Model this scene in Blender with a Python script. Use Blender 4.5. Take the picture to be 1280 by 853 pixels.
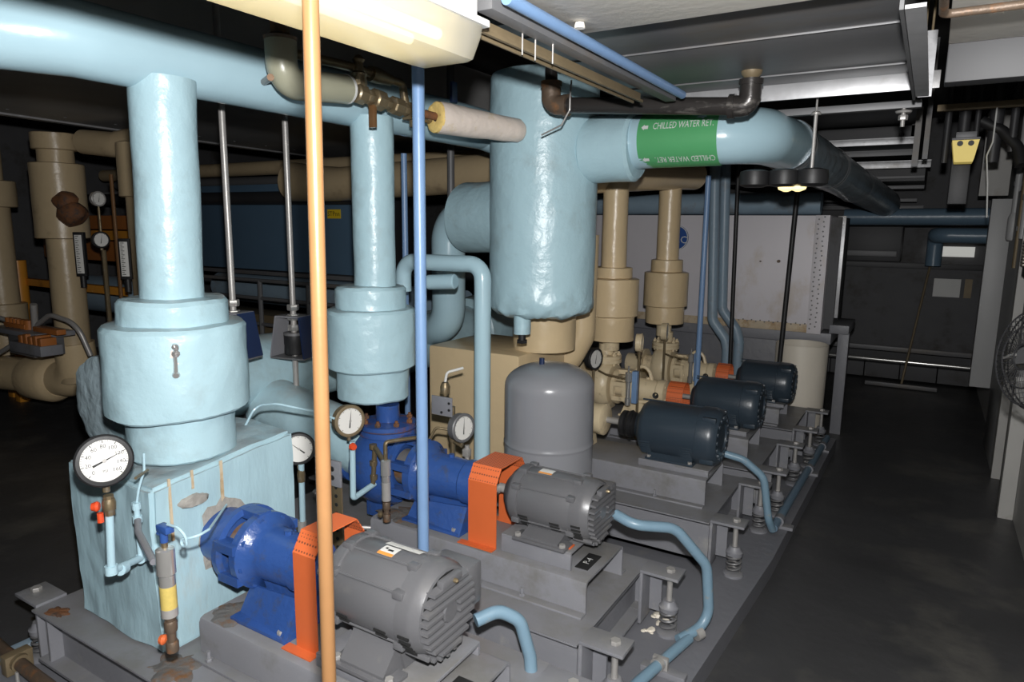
import bpy, bmesh, math, random
from mathutils import Vector, Matrix, noise
random.seed(7)
C = bpy.context.scene.collection
PI = math.pi
for o in list(bpy.data.objects): bpy.data.objects.remove(o)

# ------------------------------------------------------------------ camera, world, lights, exposure
cam_d = bpy.data.cameras.new('camera'); cam = bpy.data.objects.new('camera', cam_d); C.objects.link(cam)
RIGHT = Vector((0.854598, 0.519178, 0.010786)); UP = Vector((-0.095950, 0.137458, 0.985849)); FWD = Vector((-0.510348, 0.843540, -0.167287))
cam.matrix_world = Matrix(((RIGHT.x, UP.x, -FWD.x, 0), (RIGHT.y, UP.y, -FWD.y, 0), (RIGHT.z, UP.z, -FWD.z, 1.65), (0, 0, 0, 1)))
cam_d.sensor_width = 36; cam_d.lens = 853 / 1280 * 36; cam_d.clip_start = .02
bpy.context.scene.camera = cam
vs = bpy.context.scene.view_settings
bpy.context.scene.display_settings.display_device = 'sRGB'
vs.view_transform = 'Standard'; vs.look = 'None'; vs.gamma = 1; vs.use_curve_mapping = False
vs.exposure = 0.0
w = bpy.data.worlds.new('world'); bpy.context.scene.world = w; w.use_nodes = True
w.node_tree.nodes['Background'].inputs[0].default_value = (.5, .55, .6, 1)
w.node_tree.nodes['Background'].inputs[1].default_value = .02
# the photographer's flash, a hand's breadth above the lens
fl = bpy.data.lights.new('camera_flash', 'SPOT'); fl.energy = 310; fl.shadow_soft_size = .022; fl.color = (1, .995, .985)
fl.spot_size = math.radians(136); fl.spot_blend = .65
flo = bpy.data.objects.new('camera_flash', fl); C.objects.link(flo)
flo.matrix_world = Matrix.Translation(Vector((0, 0, 1.65)) + UP * .14 + RIGHT * .01) @ cam.matrix_world.to_3x3().to_4x4()

# ------------------------------------------------------------------ materials
def new_mat(name):
    m = bpy.data.materials.new(name); m.use_nodes = True
    nt = m.node_tree; return m, nt, nt.nodes['Principled BSDF']
def mat(name, col, rough=.5, metal=0., bump=0., bscale=30, var=.12, vscale=6, dirt=None, damt=.5, dscale=4, spec=.5,
        top=None, coat=0, stretch=None, bump2=0, b2scale=400):
    m, nt, b = new_mat(name); N = nt.nodes; L = nt.links
    tc = N.new('ShaderNodeTexCoord'); mp = N.new('ShaderNodeMapping'); L.new(tc.outputs['Object'], mp.inputs[0])
    if stretch: mp.inputs['Scale'].default_value = stretch
    n1 = N.new('ShaderNodeTexNoise'); n1.inputs['Scale'].default_value = vscale; n1.inputs['Detail'].default_value = 5
    L.new(mp.outputs[0], n1.inputs['Vector'])
    mx = N.new('ShaderNodeMix'); mx.data_type = 'RGBA'
    mx.inputs[6].default_value = tuple(c * (1 - var) for c in col) + (1,)
    mx.inputs[7].default_value = tuple(min(1, c * (1 + var)) for c in col) + (1,)
    L.new(n1.outputs['Fac'], mx.inputs[0]); last = mx.outputs[2]
    if dirt:
        n2 = N.new('ShaderNodeTexNoise'); n2.inputs['Scale'].default_value = dscale; n2.inputs['Detail'].default_value = 8
        n2.inputs['Roughness'].default_value = .65
        L.new(mp.outputs[0], n2.inputs['Vector'])
        r = N.new('ShaderNodeValToRGB'); r.color_ramp.elements[0].position = .62 - .3 * damt; r.color_ramp.elements[1].position = .80 - .3 * damt
        L.new(n2.outputs['Fac'], r.inputs[0])
        m2 = N.new('ShaderNodeMix'); m2.data_type = 'RGBA'; L.new(r.outputs[0], m2.inputs[0])
        L.new(last, m2.inputs[6]); m2.inputs[7].default_value = tuple(dirt) + (1,); last = m2.outputs[2]
    if top:   # settled dust on faces that look up
        g = N.new('ShaderNodeNewGeometry'); sp = N.new('ShaderNodeSeparateXYZ'); L.new(g.outputs['Normal'], sp.inputs[0])
        n3 = N.new('ShaderNodeTexNoise'); n3.inputs['Scale'].default_value = 9; n3.inputs['Detail'].default_value = 6
        L.new(tc.outputs['Object'], n3.inputs['Vector'])
        ma = N.new('ShaderNodeMath'); ma.operation = 'MULTIPLY_ADD'; L.new(n3.outputs['Fac'], ma.inputs[0]); ma.inputs[1].default_value = .9
        L.new(sp.outputs['Z'], ma.inputs[2])
        r3 = N.new('ShaderNodeValToRGB'); r3.color_ramp.elements[0].position = 0; r3.color_ramp.elements[1].position = 1
        mr = N.new('ShaderNodeMapRange'); mr.inputs[1].default_value = 1.25; mr.inputs[2].default_value = 1.6; mr.inputs[4].default_value = .75
        L.new(ma.outputs[0], mr.inputs[0])
        m3 = N.new('ShaderNodeMix'); m3.data_type = 'RGBA'; L.new(mr.outputs[0], m3.inputs[0])
        L.new(last, m3.inputs[6]); m3.inputs[7].default_value = tuple(top) + (1,); last = m3.outputs[2]
    L.new(last, b.inputs['Base Color'])
    b.inputs['Roughness'].default_value = rough; b.inputs['Metallic'].default_value = metal
    b.inputs['Specular IOR Level'].default_value = spec
    if coat: b.inputs['Coat Weight'].default_value = coat; b.inputs['Coat Roughness'].default_value = .12
    prev = None
    for amt, sc in ((bump, bscale), (bump2, b2scale)):
        if amt:
            nb = N.new('ShaderNodeTexNoise'); nb.inputs['Scale'].default_value = sc; nb.inputs['Detail'].default_value = 4
            L.new(mp.outputs[0], nb.inputs['Vector'])
            bp = N.new('ShaderNodeBump'); bp.inputs['Strength'].default_value = amt; bp.inputs['Distance'].default_value = .25 / sc
            L.new(nb.outputs['Fac'], bp.inputs['Height'])
            if prev: L.new(prev.outputs[0], bp.inputs['Normal'])
            prev = bp
    if prev: L.new(prev.outputs[0], b.inputs['Normal'])
    return m
def emit(name, col, s):
    m, nt, b = new_mat(name); b.inputs['Base Color'].default_value = tuple(col) + (1,)
    b.inputs['Emission Color'].default_value = tuple(col) + (1,); b.inputs['Emission Strength'].default_value = s; return m

M = {}
M['jacket'] = mat('blue_canvas_jacket', (.40, .575, .64), .33, bump=.35, bscale=14, bump2=.25, b2scale=260, var=.06, dirt=(.33, .45, .49), damt=.25, top=(.36, .37, .36))
M['jacket_smooth'] = mat('blue_painted_pipe', (.39, .56, .635), .22, bump=.08, bscale=10, bump2=.08, b2scale=300, var=.05)
M['jacket_flat'] = mat('blue_jacket_block', (.37, .535, .60), .42, bump=.45, bscale=9, bump2=.3, b2scale=220, var=.08, dirt=(.36, .33, .28), damt=.05, dscale=3, stretch=(1, 1, .35), top=(.30, .28, .27))
M['jacket_cap'] = mat('blue_grey_cap', (.40, .51, .56), .5, bump=.8, bscale=18, var=.12)
M['tan'] = mat('tan_painted_jacket', (.66, .51, .31), .30, bump=.22, bscale=16, bump2=.2, b2scale=260, var=.07)
M['tanfar'] = mat('dimmed_tan_jacket', (.47, .365, .225), .34, bump=.2, bscale=16, var=.1, dirt=(.26, .19, .12), damt=.12, dscale=4)  # tan paint with dirt, also darkened for weaker flash at far left
M['rustblue'] = mat('blue_enamel_rusting', (.030, .080, .27), .4, bump=.6, bscale=55, var=.15, dirt=(.17, .07, .03), damt=.42, dscale=14)
M['tanpump'] = mat('tan_painted_casting', (.68, .56, .37), .35, bump=.3, bscale=60, var=.1, dirt=(.32, .24, .15), damt=.22, dscale=14)
M['greige'] = mat('greige_jacket', (.31, .305, .225), .3, bump=.14, bscale=14, bump2=.3, b2scale=260, var=.06)
M['grey'] = mat('grey_machine_paint', (.21, .212, .232), .42, bump=.15, bscale=30, var=.10, vscale=5, dirt=(.15, .145, .14), damt=.3, dscale=5, top=(.165, .16, .15))
M['greyd'] = mat('grey_frame_worn', (.20, .202, .222), .45, bump=.2, bscale=30, var=.12, dirt=(.30, .295, .28), damt=.14, dscale=7, top=(.175, .172, .165))
M['rustgrey'] = mat('grey_paint_rusting', (.15, .148, .15), .5, bump=.5, bscale=30, var=.2, dirt=(.17, .085, .035), damt=.55, dscale=11)
M['motor'] = mat('grey_motor_enamel', (.115, .115, .122), .33, bump=.12, bscale=80, var=.08, dirt=(.16, .155, .15), damt=.1, dscale=9)
M['navy'] = mat('navy_motor_enamel', (.030, .044, .060), .32, bump=.12, bscale=70, var=.1, top=(.035, .035, .038))
M['blue'] = mat('blue_pump_enamel', (.030, .080, .27), .24, bump=.5, bscale=55, var=.15, dirt=(.06, .07, .10), damt=.22, dscale=16)
M['rust'] = mat('rusted_iron', (.16, .065, .025), .8, bump=.9, bscale=60, var=.35, dirt=(.05, .04, .035), damt=.5, dscale=22)
M['orange'] = mat('orange_guard_paint', (.60, .125, .035), .45, var=.08, bump=.1, bscale=40)
M['copper'] = mat('copper_tube', (.165, .085, .036), .28, metal=.15, var=.12, vscale=20, bump=.06, bscale=60)
M['conduit'] = mat('blue_conduit', (.17, .28, .47), .36, var=.08, vscale=20, bump=.1, bscale=60)
M['flex'] = mat('blue_flex_conduit', (.17, .27, .35), .36, var=.08, vscale=20, bump=.1, bscale=60, dirt=(.30, .26, .2), damt=.10, dscale=20)
M['steel'] = mat('zinc_steel', (.40, .385, .37), .38, metal=.35, var=.12, vscale=25, bump=.1, bscale=90)
M['chrome'] = mat('bright_steel', (.60, .59, .57), .20, metal=.7, var=.08, vscale=25)
M['galv'] = mat('galvanised_sheet', (.40, .40, .41), .38, metal=.35, var=.22, vscale=14, bump=.06, bscale=20, dirt=(.24, .22, .2), damt=.2)
M['duct'] = mat('dull_duct_metal', (.15, .15, .155), .48, metal=.2, var=.25, vscale=3, bump=.06, bscale=8, dirt=(.17, .14, .11), damt=.22, dscale=2, stretch=(.4, 1, 1))
M['ductdark'] = mat('dark_duct', (.035, .035, .038), .5, metal=.1, var=.2, vscale=3)
M['black'] = mat('black_rubber', (.014, .014, .015), .5, var=.1, bump=.1, bscale=50)
M['blackpipe'] = mat('black_iron_pipe', (.04, .036, .034), .3, metal=.35, var=.2, bump=.4, bscale=70, dirt=(.25, .23, .21), damt=.12, dscale=20, stretch=(.35, 1, 1))
M['rustpipe'] = mat('rusty_iron_fitting', (.12, .085, .06), .5, metal=.3, var=.3, bump=.5, bscale=60, dirt=(.26, .12, .05), damt=.35, dscale=22)
M['brass'] = mat('old_brass', (.22, .17, .10), .4, metal=.6, var=.25, bump=.3, bscale=70, dirt=(.28, .27, .24), damt=.15, dscale=30)
M['fiber'] = mat('fibreglass_cut_end', (.80, .58, .20), .95, bump=1, bscale=130, var=.25, vscale=60)
M['wrap'] = mat('white_kraft_wrap', (.70, .61, .54), .6, bump=.5, bscale=30, var=.08, dirt=(.60, .48, .25), damt=.12, dscale=14)
M['white'] = mat('white_paint', (.62, .62, .60), .5, var=.06)
M['dial'] = mat('dial_face', (.68, .67, .64), .5, var=.04)
M['ink_shade'] = mat('black_ink_and_hole_shade', (.015, .015, .015), .6, var=0)  # print black; also painted into holes, slots and gaps as shade
M['ceiling'] = mat('painted_ceiling', (.80, .76, .69), .8, bump=.12, bscale=40, var=.04, dirt=(.60, .52, .43), damt=.06)
M['ceildark'] = mat('dark_ceiling', (.045, .043, .042), .85, bump=.4, bscale=14, var=.2)  # dark mottled ceiling colour
M['floor'] = mat('dark_painted_floor', (.052, .052, .054), .40, bump=.18, bscale=5, bump2=.1, b2scale=120, var=.3, vscale=2.5, dirt=(.11, .105, .095), damt=.34, dscale=1.9)
M['plinth'] = mat('grey_painted_concrete', (.165, .167, .185), .45, bump=.2, bscale=20, var=.10, vscale=4, dirt=(.22, .215, .20), damt=.1, dscale=5)
M['wallgrey'] = mat('dark_wall', (.10, .10, .105), .7, bump=.15, bscale=12, var=.15, dirt=(.06, .055, .05), damt=.3)
M['wallwhite'] = mat('cream_wall', (.44, .43, .41), .6, bump=.1, bscale=14, var=.06, dirt=(.30, .27, .22), damt=.12)
M['panel'] = mat('off_white_panel', (.36, .36, .36), .45, var=.05)
M['coil'] = mat('weathered_galvanised_casing', (.68, .65, .68), .5, metal=.05, var=.08, vscale=4, dirt=(.50, .41, .31), damt=.14, dscale=3, stretch=(.7, .7, .4))
M['coilrust'] = mat('rust_streaked_casing', (.55, .45, .32), .55, metal=0, var=.25, vscale=10, dirt=(.36, .22, .09), damt=.5, dscale=9)
M['barrel'] = mat('cream_plastic', (.74, .68, .58), .45, var=.05)
M['chill'] = mat('slate_blue_cabinet', (.085, .15, .225), .45, var=.07, bump=.1, bscale=40)
M['slate'] = mat('slate_blue_pipe', (.13, .20, .27), .32, var=.1, bump=.15, bscale=20)
M['lightslate'] = mat('grey_blue_pipe', (.25, .34, .42), .4, var=.15, vscale=8, bump=.15, bscale=20, dirt=(.20, .18, .16), damt=.2)
M['retjacket'] = mat('aluminium_banded_jacket', (.20, .25, .285), .28, metal=.1, bump=.35, bscale=10, var=.2, vscale=6, dirt=(.09, .09, .095), damt=.35, dscale=5)
M['oframe'] = mat('orange_steel_frame', (.62, .26, .03), .4, var=.12, bump=.1, bscale=40, dirt=(.25, .10, .03), damt=.2, dscale=8)
M['obox'] = mat('rust_orange_box', (.38, .13, .03), .5, var=.15, bump=.1, bscale=40)
M['green'] = mat('green_label', (.085, .34, .135), .38, var=.05)
M['decalw'] = mat('label_lettering', (.62, .63, .62), .5, var=.03)
M['dkblue'] = mat('navy_bracket_paint', (.012, .025, .075), .4, var=.1)
M['yellow'] = mat('yellow_sticker', (.75, .52, .02), .5, var=.05)
M['gold'] = mat('gold_label', (.55, .42, .12), .4, var=.15, vscale=120)
M['orlab'] = mat('orange_print', (.75, .30, .06), .5, var=.03)
M['tank'] = mat('grey_tank_enamel', (.235, .24, .26), .24, var=.04, bump=.05, bscale=30)
M['acblue'] = mat('blue_round_label', (.02, .08, .30), .4, var=.05)
M['brownsteel'] = mat('brown_strut', (.19, .145, .085), .55, metal=.2, var=.25, vscale=12, bump=.2, bscale=40)
M['redv'] = mat('red_handle', (.65, .07, .02), .45, var=.05)
M['pad'] = mat('torn_grey_lining', (.30, .285, .26), .9, bump=1, bscale=50, var=.4, vscale=30)
M['rustpatch'] = mat('rust_and_grime_patch', (.125, .12, .115), .75, bump=.9, bscale=55, var=.35, vscale=30, dirt=(.17, .08, .03), damt=.5, dscale=26)
M['rustduct'] = mat('pale_duct_metal', (.30, .295, .29), .6, var=.2, vscale=4)
M['tube'] = emit('fluorescent_tube', (1, .86, .52), 5.0)
M['yglow'] = emit('lit_yellow_diffuser', (.80, .62, .16), .30)
M['cream_glow'] = emit('lit_lamp_lens', (1, .80, .38), 1.3)
M['farlight'] = emit('far_lit_panel', (.9, .9, .85), .32)
M['gunk'] = mat('rust_and_scale_deposit', (.115, .085, .06), .85, bump=1, bscale=60, var=.5, vscale=40, dirt=(.22, .11, .04), damt=.4, dscale=35)
# clear-milky plastic of the lamp cover
def plastic():
    m, nt, b = new_mat('milky_prismatic_cover'); N = nt.nodes; L = nt.links
    out = N['Material Output']; tr = N.new('ShaderNodeBsdfTranslucent'); tr.inputs[0].default_value = (.55, .53, .47, 1)
    tp = N.new('ShaderNodeBsdfTransparent'); tp.inputs[0].default_value = (.88, .9, .92, 1)
    b.inputs['Base Color'].default_value = (.40, .39, .355, 1); b.inputs['Roughness'].default_value = .22
    a = N.new('ShaderNodeMixShader'); a.inputs[0].default_value = .5; L.new(tr.outputs[0], a.inputs[1]); L.new(b.outputs[0], a.inputs[2])
    c = N.new('ShaderNodeMixShader'); c.inputs[0].default_value = .12; L.new(a.outputs[0], c.inputs[1]); L.new(tp.outputs[0], c.inputs[2])
    L.new(c.outputs[0], out.inputs[0]); return m
M['cover'] = plastic()
# sheet for the coupling guards, shade of the punched holes painted as dark dots
def perf():
    m = mat('perforated_orange_top', (.66, .15, .04), .5, var=.1); nt = m.node_tree; N = nt.nodes; L = nt.links
    b = N['Principled BSDF']; v = N.new('ShaderNodeTexVoronoi'); v.inputs['Scale'].default_value = 95; v.inputs['Randomness'].default_value = .05
    tc = N.new('ShaderNodeTexCoord'); L.new(tc.outputs['Object'], v.inputs['Vector'])
    r = N.new('ShaderNodeValToRGB'); r.color_ramp.elements[0].position = .28; r.color_ramp.elements[1].position = .34
    r.color_ramp.elements[0].color = (.20, .06, .03, 1); r.color_ramp.elements[1].color = (.70, .15, .045, 1)
    L.new(v.outputs['Distance'], r.inputs[0]); L.new(r.outputs[0], b.inputs['Base Color']); return m
M['perf'] = perf()

# ------------------------------------------------------------------ mesh helpers
def fillet(path, r, n=7):
    P = [Vector(p) for p in path]
    if r <= 0 or len(P) < 3: return P
    out = [P[0]]
    for i in range(1, len(P) - 1):
        a, b, c = P[i - 1], P[i], P[i + 1]; u = (a - b); v = (c - b); lu, lv = u.length, v.length; u.normalize(); v.normalize()
        ang = u.angle(v)
        if ang > PI - .02: out.append(b); continue
        d = min(r / math.tan(ang / 2), lu * .49, lv * .49); rr = d * math.tan(ang / 2)
        bis = (u + v).normalized(); cen = b + bis * (rr / math.sin(ang / 2)); s = b + u * d; e = b + v * d
        s0 = (s - cen); e0 = (e - cen); tot = s0.angle(e0); ax = s0.cross(e0).normalized()
        for k in range(n + 1): out.append(cen + Matrix.Rotation(tot * k / n, 3, ax) @ s0)
    out.append(P[-1]); return out
class MB:
    def __init__(s): s.v = []; s.f = []; s.p = []
    def add(s, vs, fs):
        k = len(s.v); s.p.append((k, len(s.f))); s.v += [Vector(p) for p in vs]; s.f += [tuple(i + k for i in f) for f in fs]; return s
    def box(s, x0, x1, y0, y1, z0, z1, ch=0.0, m=None):
        if ch <= 0:
            vs = [(x, y, z) for z in (z0, z1) for y in (y0, y1) for x in (x0, x1)]
            fs = [(0, 2, 3, 1), (4, 5, 7, 6), (0, 1, 5, 4), (2, 6, 7, 3), (0, 4, 6, 2), (1, 3, 7, 5)]
        else:
            bm = bmesh.new(); bmesh.ops.create_cube(bm, size=1)
            for q in bm.verts: q.co = Vector(((x0 + x1) / 2 + q.co.x * (x1 - x0), (y0 + y1) / 2 + q.co.y * (y1 - y0), (z0 + z1) / 2 + q.co.z * (z1 - z0)))
            bmesh.ops.bevel(bm, geom=bm.edges[:], offset=ch, segments=2, affect='EDGES', profile=.6)
            bm.verts.index_update(); vs = [tuple(q.co) for q in bm.verts]; fs = [tuple(q.index for q in f.verts) for f in bm.faces]; bm.free()
        if m is not None: vs = [m @ Vector(p) for p in vs]
        return s.add(vs, fs)
    def rings(s, rings, c0=True, c1=True):
        n = len(rings[0]); vs = [p for r in rings for p in r]; fs = []
        for i in range(len(rings) - 1):
            for k in range(n): a = i * n + k; b = i * n + (k + 1) % n; fs.append((a, b, b + n, a + n))
        if c0: fs.append(tuple(range(n - 1, -1, -1)))
        if c1: fs.append(tuple(range((len(rings) - 1) * n, len(rings) * n)))
        return s.add(vs, fs)
    def lathe(s, prof, o=(0, 0, 0), ax=(0, 0, 1), seg=32, c0=True, c1=True, ph=0):
        ax = Vector(ax).normalized(); o = Vector(o); u = ax.orthogonal().normalized()
        if abs(ax.z) > .9: u = (Vector((1, 0, 0)) - ax * ax.x).normalized()
        elif abs(ax.z) < .5: u = (Vector((0, 0, 1)) - ax * ax.z).normalized()
        v = ax.cross(u)
        return s.rings([[o + ax * h + (u * math.cos(2 * PI * k / seg + ph) + v * math.sin(2 * PI * k / seg + ph)) * max(r, 1e-4) for k in range(seg)] for r, h in prof], c0, c1)
    def cyl(s, p0, p1, r, r1=None, seg=24, ch=0, nh=1):
        p0 = Vector(p0); p1 = Vector(p1); L = (p1 - p0).length; r1 = r if r1 is None else r1
        pr = [(r - ch, 0), (r, ch)] if ch else [(r, 0)]
        for k in range(1, nh): pr.append((r + (r1 - r) * k / nh, L * k / nh))
        pr += [(r1, L - ch), (r1 - ch, L)] if ch else [(r1, L)]
        return s.lathe(pr, p0, p1 - p0, seg)
    def tube(s, path, r, bend=0, seg=16, n=7, caps=True, closed=False):
        P = fillet(path, bend, n); P = [p for i, p in enumerate(P) if i == 0 or (p - P[i - 1]).length > 1e-5]; rings = []
        T = [(P[min(i + 1, len(P) - 1)] - P[max(i - 1, 0)]).normalized() for i in range(len(P))]
        u = T[0].orthogonal().normalized()
        for i, p in enumerate(P):
            u = (u - T[i] * u.dot(T[i])).normalized(); v = T[i].cross(u); rr = r[i] if isinstance(r, list) else r
            rings.append([p + (u * math.cos(2 * PI * k / seg) + v * math.sin(2 * PI * k / seg)) * rr for k in range(seg)])
        return s.rings(rings, caps, caps)
    def prism(s, poly, axis, a, b):      # poly in the two other axes (cyclic order), extruded along axis 'x','y','z'
        def P(p, t): return {'x': (t, p[0], p[1]), 'y': (p[0], t, p[1]), 'z': (p[0], p[1], t)}[axis]
        n = len(poly); vs = [P(p, a) for p in poly] + [P(p, b) for p in poly]
        fs = [tuple(range(n - 1, -1, -1)), tuple(range(n, 2 * n))] + [(k, (k + 1) % n, (k + 1) % n + n, k + n) for k in range(n)]
        return s.add(vs, fs)
    def sphere(s, c, r, seg=20, sc=(1, 1, 1)):
        n = seg // 2; rings = []
        for i in range(n + 1):
            t = PI * i / n; rings.append([Vector(c) + Vector((math.sin(t) * math.cos(2 * PI * k / seg) * sc[0], math.sin(t) * math.sin(2 * PI * k / seg) * sc[1], math.cos(t) * sc[2])) * r for k in range(seg)])
        return s.rings(rings, False, False)
    def jit(s, amp, freq, seed=0):
        for i, p in enumerate(s.v): s.v[i] = p + noise.noise_vector(p * freq + Vector((seed, seed * 2.3, 0))) * amp
        return s
    def each(s, name, m, parent):      # every added piece becomes an object of its own
        out = []; s.p.append((len(s.v), len(s.f)))
        for (v0, f0), (v1, f1) in zip(s.p[:-1], s.p[1:]):
            q = MB(); q.v = s.v[v0:v1]; q.f = [tuple(i - v0 for i in f) for f in s.f[f0:f1]]; out.append(q.build(name, m, parent))
        return out
    def build(s, name, m, parent=None, label=None, ang=35):
        me = bpy.data.meshes.new(name); off = Vector((0, 0, 0))
        if parent is not None: off = world_loc(parent)
        else:
            xs = [p.x for p in s.v]; ys = [p.y for p in s.v]; off = Vector(((min(xs) + max(xs)) / 2, (min(ys) + max(ys)) / 2, min(p.z for p in s.v)))
        me.from_pydata([tuple(p - off) for p in s.v], [], s.f); me.update()
        bm = bmesh.new(); bm.from_mesh(me); bmesh.ops.remove_doubles(bm, verts=bm.verts, dist=1e-5); bmesh.ops.recalc_face_normals(bm, faces=bm.faces[:]); bm.to_mesh(me); bm.free()
        me.materials.append(M[m] if isinstance(m, str) else m)
        me.polygons.foreach_set('use_smooth', [True] * len(me.polygons)); me.set_sharp_from_angle(angle=math.radians(ang))
        o = bpy.data.objects.new(name, me); C.objects.link(o)
        if parent is not None: o.parent = parent
        else: o.location = off
        if label: o['label'] = label
        return o
def world_loc(o):
    v = Vector((0, 0, 0))
    while o is not None: v += o.location; o = o.parent
    return v
def thing(name, label, cat, loc, group=None):
    o = bpy.data.objects.new(name, None); C.objects.link(o); o.location = loc; o.empty_display_size = .05
    o['label'] = label; o['category'] = cat
    if group: o['group'] = group
    return o
def tag(o, label, cat, group=None):
    o['label'] = label; o['category'] = cat
    if group: o['group'] = group
    return o
def struct(name, mb, m, parent=None):
    o = mb.build(name, m, parent)
    if parent is None: o['kind'] = 'structure'
    return o
def text_verts(body, size):
    cu = bpy.data.curves.new('lettering', 'FONT'); cu.body = body; cu.size = size; cu.align_x = 'CENTER'; cu.align_y = 'CENTER'; cu.resolution_u = 2
    ob = bpy.data.objects.new('lettering', cu); C.objects.link(ob)
    me = ob.to_mesh(); vs = [v.co.copy() for v in me.vertices]; fs = [tuple(p.vertices) for p in me.polygons]
    ob.to_mesh_clear(); bpy.data.objects.remove(ob); return vs, fs
def add_text(mb, body, size, o, ux, uy, sx=1.0):
    vs, fs = text_verts(body, size); o = Vector(o); ux = Vector(ux).normalized(); uy = Vector(uy).normalized()
    return mb.add([o + ux * v.x * sx + uy * v.y for v in vs], fs)
def hexnut(mb, c, ax, r, h):
    return mb.lathe([(r * .92, 0), (r, h * .15), (r, h * .85), (r * .92, h)], c, ax, 6)
def frame_from(n):
    n = Vector(n).normalized(); ux = Vector((0, 0, 1)).cross(n).normalized(); uy = n.cross(ux); return n, ux, uy
# ------------------------------------------------------------------ the setting
struct('floor', MB().box(-9.5, .9, -2, 9.3, -.06, 0), 'floor')
b = MB(); b.prism([(-2.74, .25), (-.64, .25), (-.565, 2.16), (-.50, 3.25), (-.465, 5.5), (-2.9, 5.5)], 'z', 0, .09)
pl = struct('concrete_plinth', b, 'plinth')
struct('wall_right', MB().box(.56, .75, -2, 9.3, 0, 2.95), 'wallwhite')
struct('wall_far', MB().box(-9.5, .9, 9.05, 9.25, 0, 2.95), 'wallgrey')
struct('wall_left', MB().box(-9.5, -9.3, -2, 9.3, 0, 2.95), 'wallgrey')
struct('wall_near', MB().box(-9.5, .9, -2.1, -1.95, 0, 2.95), 'wallgrey')
struct('ceiling', MB().box(-9.5, .9, -2, 9.3, 2.86, 2.95), 'ceildark')
b = MB(); b.box(-.935, -.01, -1.9, 1.66, 2.13, 2.22, .003); b.box(-.01, .56, -1.9, 2.21, 2.13, 2.22, .003)
slab = struct('ceiling_slab', b, 'ceiling')
for x, y in ((-.765, 1.56), (.075, 1.90)):
    MB().lathe([(.001, .0), (.011, -.002), (.013, -.01), (.013, -.015)][::-1], (x, y, 2.13), (0, 0, 1), 14).build('anchor_cap', 'ceiling', slab)
struct('ceiling_drop', MB().box(-.01, .56, 2.215, 2.29, 2.035, 2.35, .004), 'ductdark')

# ventilation duct over the far pumps
D = thing('ventilation_duct', 'wide dull metal duct panel overhead with long seams', 'duct', (-.6, 2.2, 2.18), None)
for i, (y0, y1) in enumerate(((1.665, 1.80), (1.803, 2.13), (2.133, 2.65), (2.653, 2.83))):
    MB().box(-1.12, -.10, y0, y1, 2.185, 2.21, .002).build('duct_panel', 'duct', D)
for y in (1.802, 2.132, 2.652): MB().box(-1.12, -.10, y - .003, y + .003, 2.180, 2.188, .001).build('duct_seam', 'duct', D)
MB().box(-.10, -.092, 1.67, 2.82, 2.09, 2.30).build('duct_side', 'duct', D)
MB().box(-.085, -.045, 2.76, 2.768, 2.09, 2.30).build('duct_flange', 'galv', D)
MB().box(-.09, -.052, 1.67, 2.75, 2.09, 2.098).build('duct_flange', 'galv', D)
T = thing('trapeze_hanger', 'bright galvanised angle hanger under the overhead duct, nearest of its row', 'hanger', (-.4, 2.83, 2.13), None)
MB().box(-1.12, -.025, 2.832, 2.840, 2.128, 2.186, .001).box(-1.12, -.025, 2.84, 2.88, 2.178, 2.186).build('angle', 'galv', T)
x = -.062
MB().cyl((x, 2.81, 2.105), (x, 2.81, 2.86), .004, seg=10).build('threaded_rod', 'brownsteel', T)
MB().cyl((x - .016, 2.808, 2.12), (x - .03, 2.808, 2.86), .0035, seg=8).build('threaded_rod', 'brownsteel', T)
b = MB(); hexnut(b, (x, 2.81, 2.112), (0, 0, 1), .009, .012); b.build('nut', 'steel', T)
T2 = thing('strut_hanger', 'rusty strut channel with a hanging bolt behind the bright duct angle', 'hanger', (-.3, 3.2, 2.1), None)
MB().box(-.95, -.08, 3.18, 3.22, 2.12, 2.148, .002).build('channel', 'duct', T2)
b = MB(); b.cyl((-.14, 3.19, 2.05), (-.14, 3.19, 2.13), .008, seg=12); hexnut(b, (-.14, 3.19, 2.075), (0, 0, 1), .017, .02); b.lathe([(.026, 0), (.03, .008), (.012, .013)], (-.14, 3.19, 2.102)); b.build('bolt', 'steel', T2)
S = thing('stacked_ducts', 'dark ducts in the distance with bright cross flanges overhead', 'duct', (-.7, 7.0, 2.1), None)
MB().box(-1.9, -.14, 5.25, 9.0, 2.42, 2.84).build('duct_body', 'ductdark', S)
MB().box(-1.9, -.16, 6.0, 9.0, 2.28, 2.41).build('duct_body', 'ductdark', S)
MB().box(-1.9, -.10, 7.2, 9.0, 2.08, 2.26).build('duct_body', 'ductdark', S)
for (x0, x1, y, z, h, m) in ((-1.5, -.13, 5.25, 2.42, .035, 'duct'), (-1.5, -.155, 6.0, 2.275, .05, 'galv'), (-1.5, -.155, 6.45, 2.235, .045, 'duct'), (-1.5, -.06, 6.9, 2.17, .062, 'galv'),
                             (-1.5, -.10, 7.18, 2.10, .02, 'duct'), (-1.2, -.10, 7.6, 2.03, .03, 'duct'), (-1.2, -.16, 8.2, 1.93, .03, 'duct'), (-1.2, -.10, 8.6, 1.86, .04, 'duct')):
    b = MB().box(x0, x1, y - .03, y, z, z + h, .002); b.box(x0, x1, y - .035, y + .05, z + h - .006, z + h)
    for k in range(9): b.cyl((x0 + .1 + k * (x1 - x0 - .15) / 8, y - .04, z + h / 2), (x0 + .1 + k * (x1 - x0 - .15) / 8, y - .03, z + h / 2), .006, seg=6)
    b.build('flange', m, S)
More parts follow.
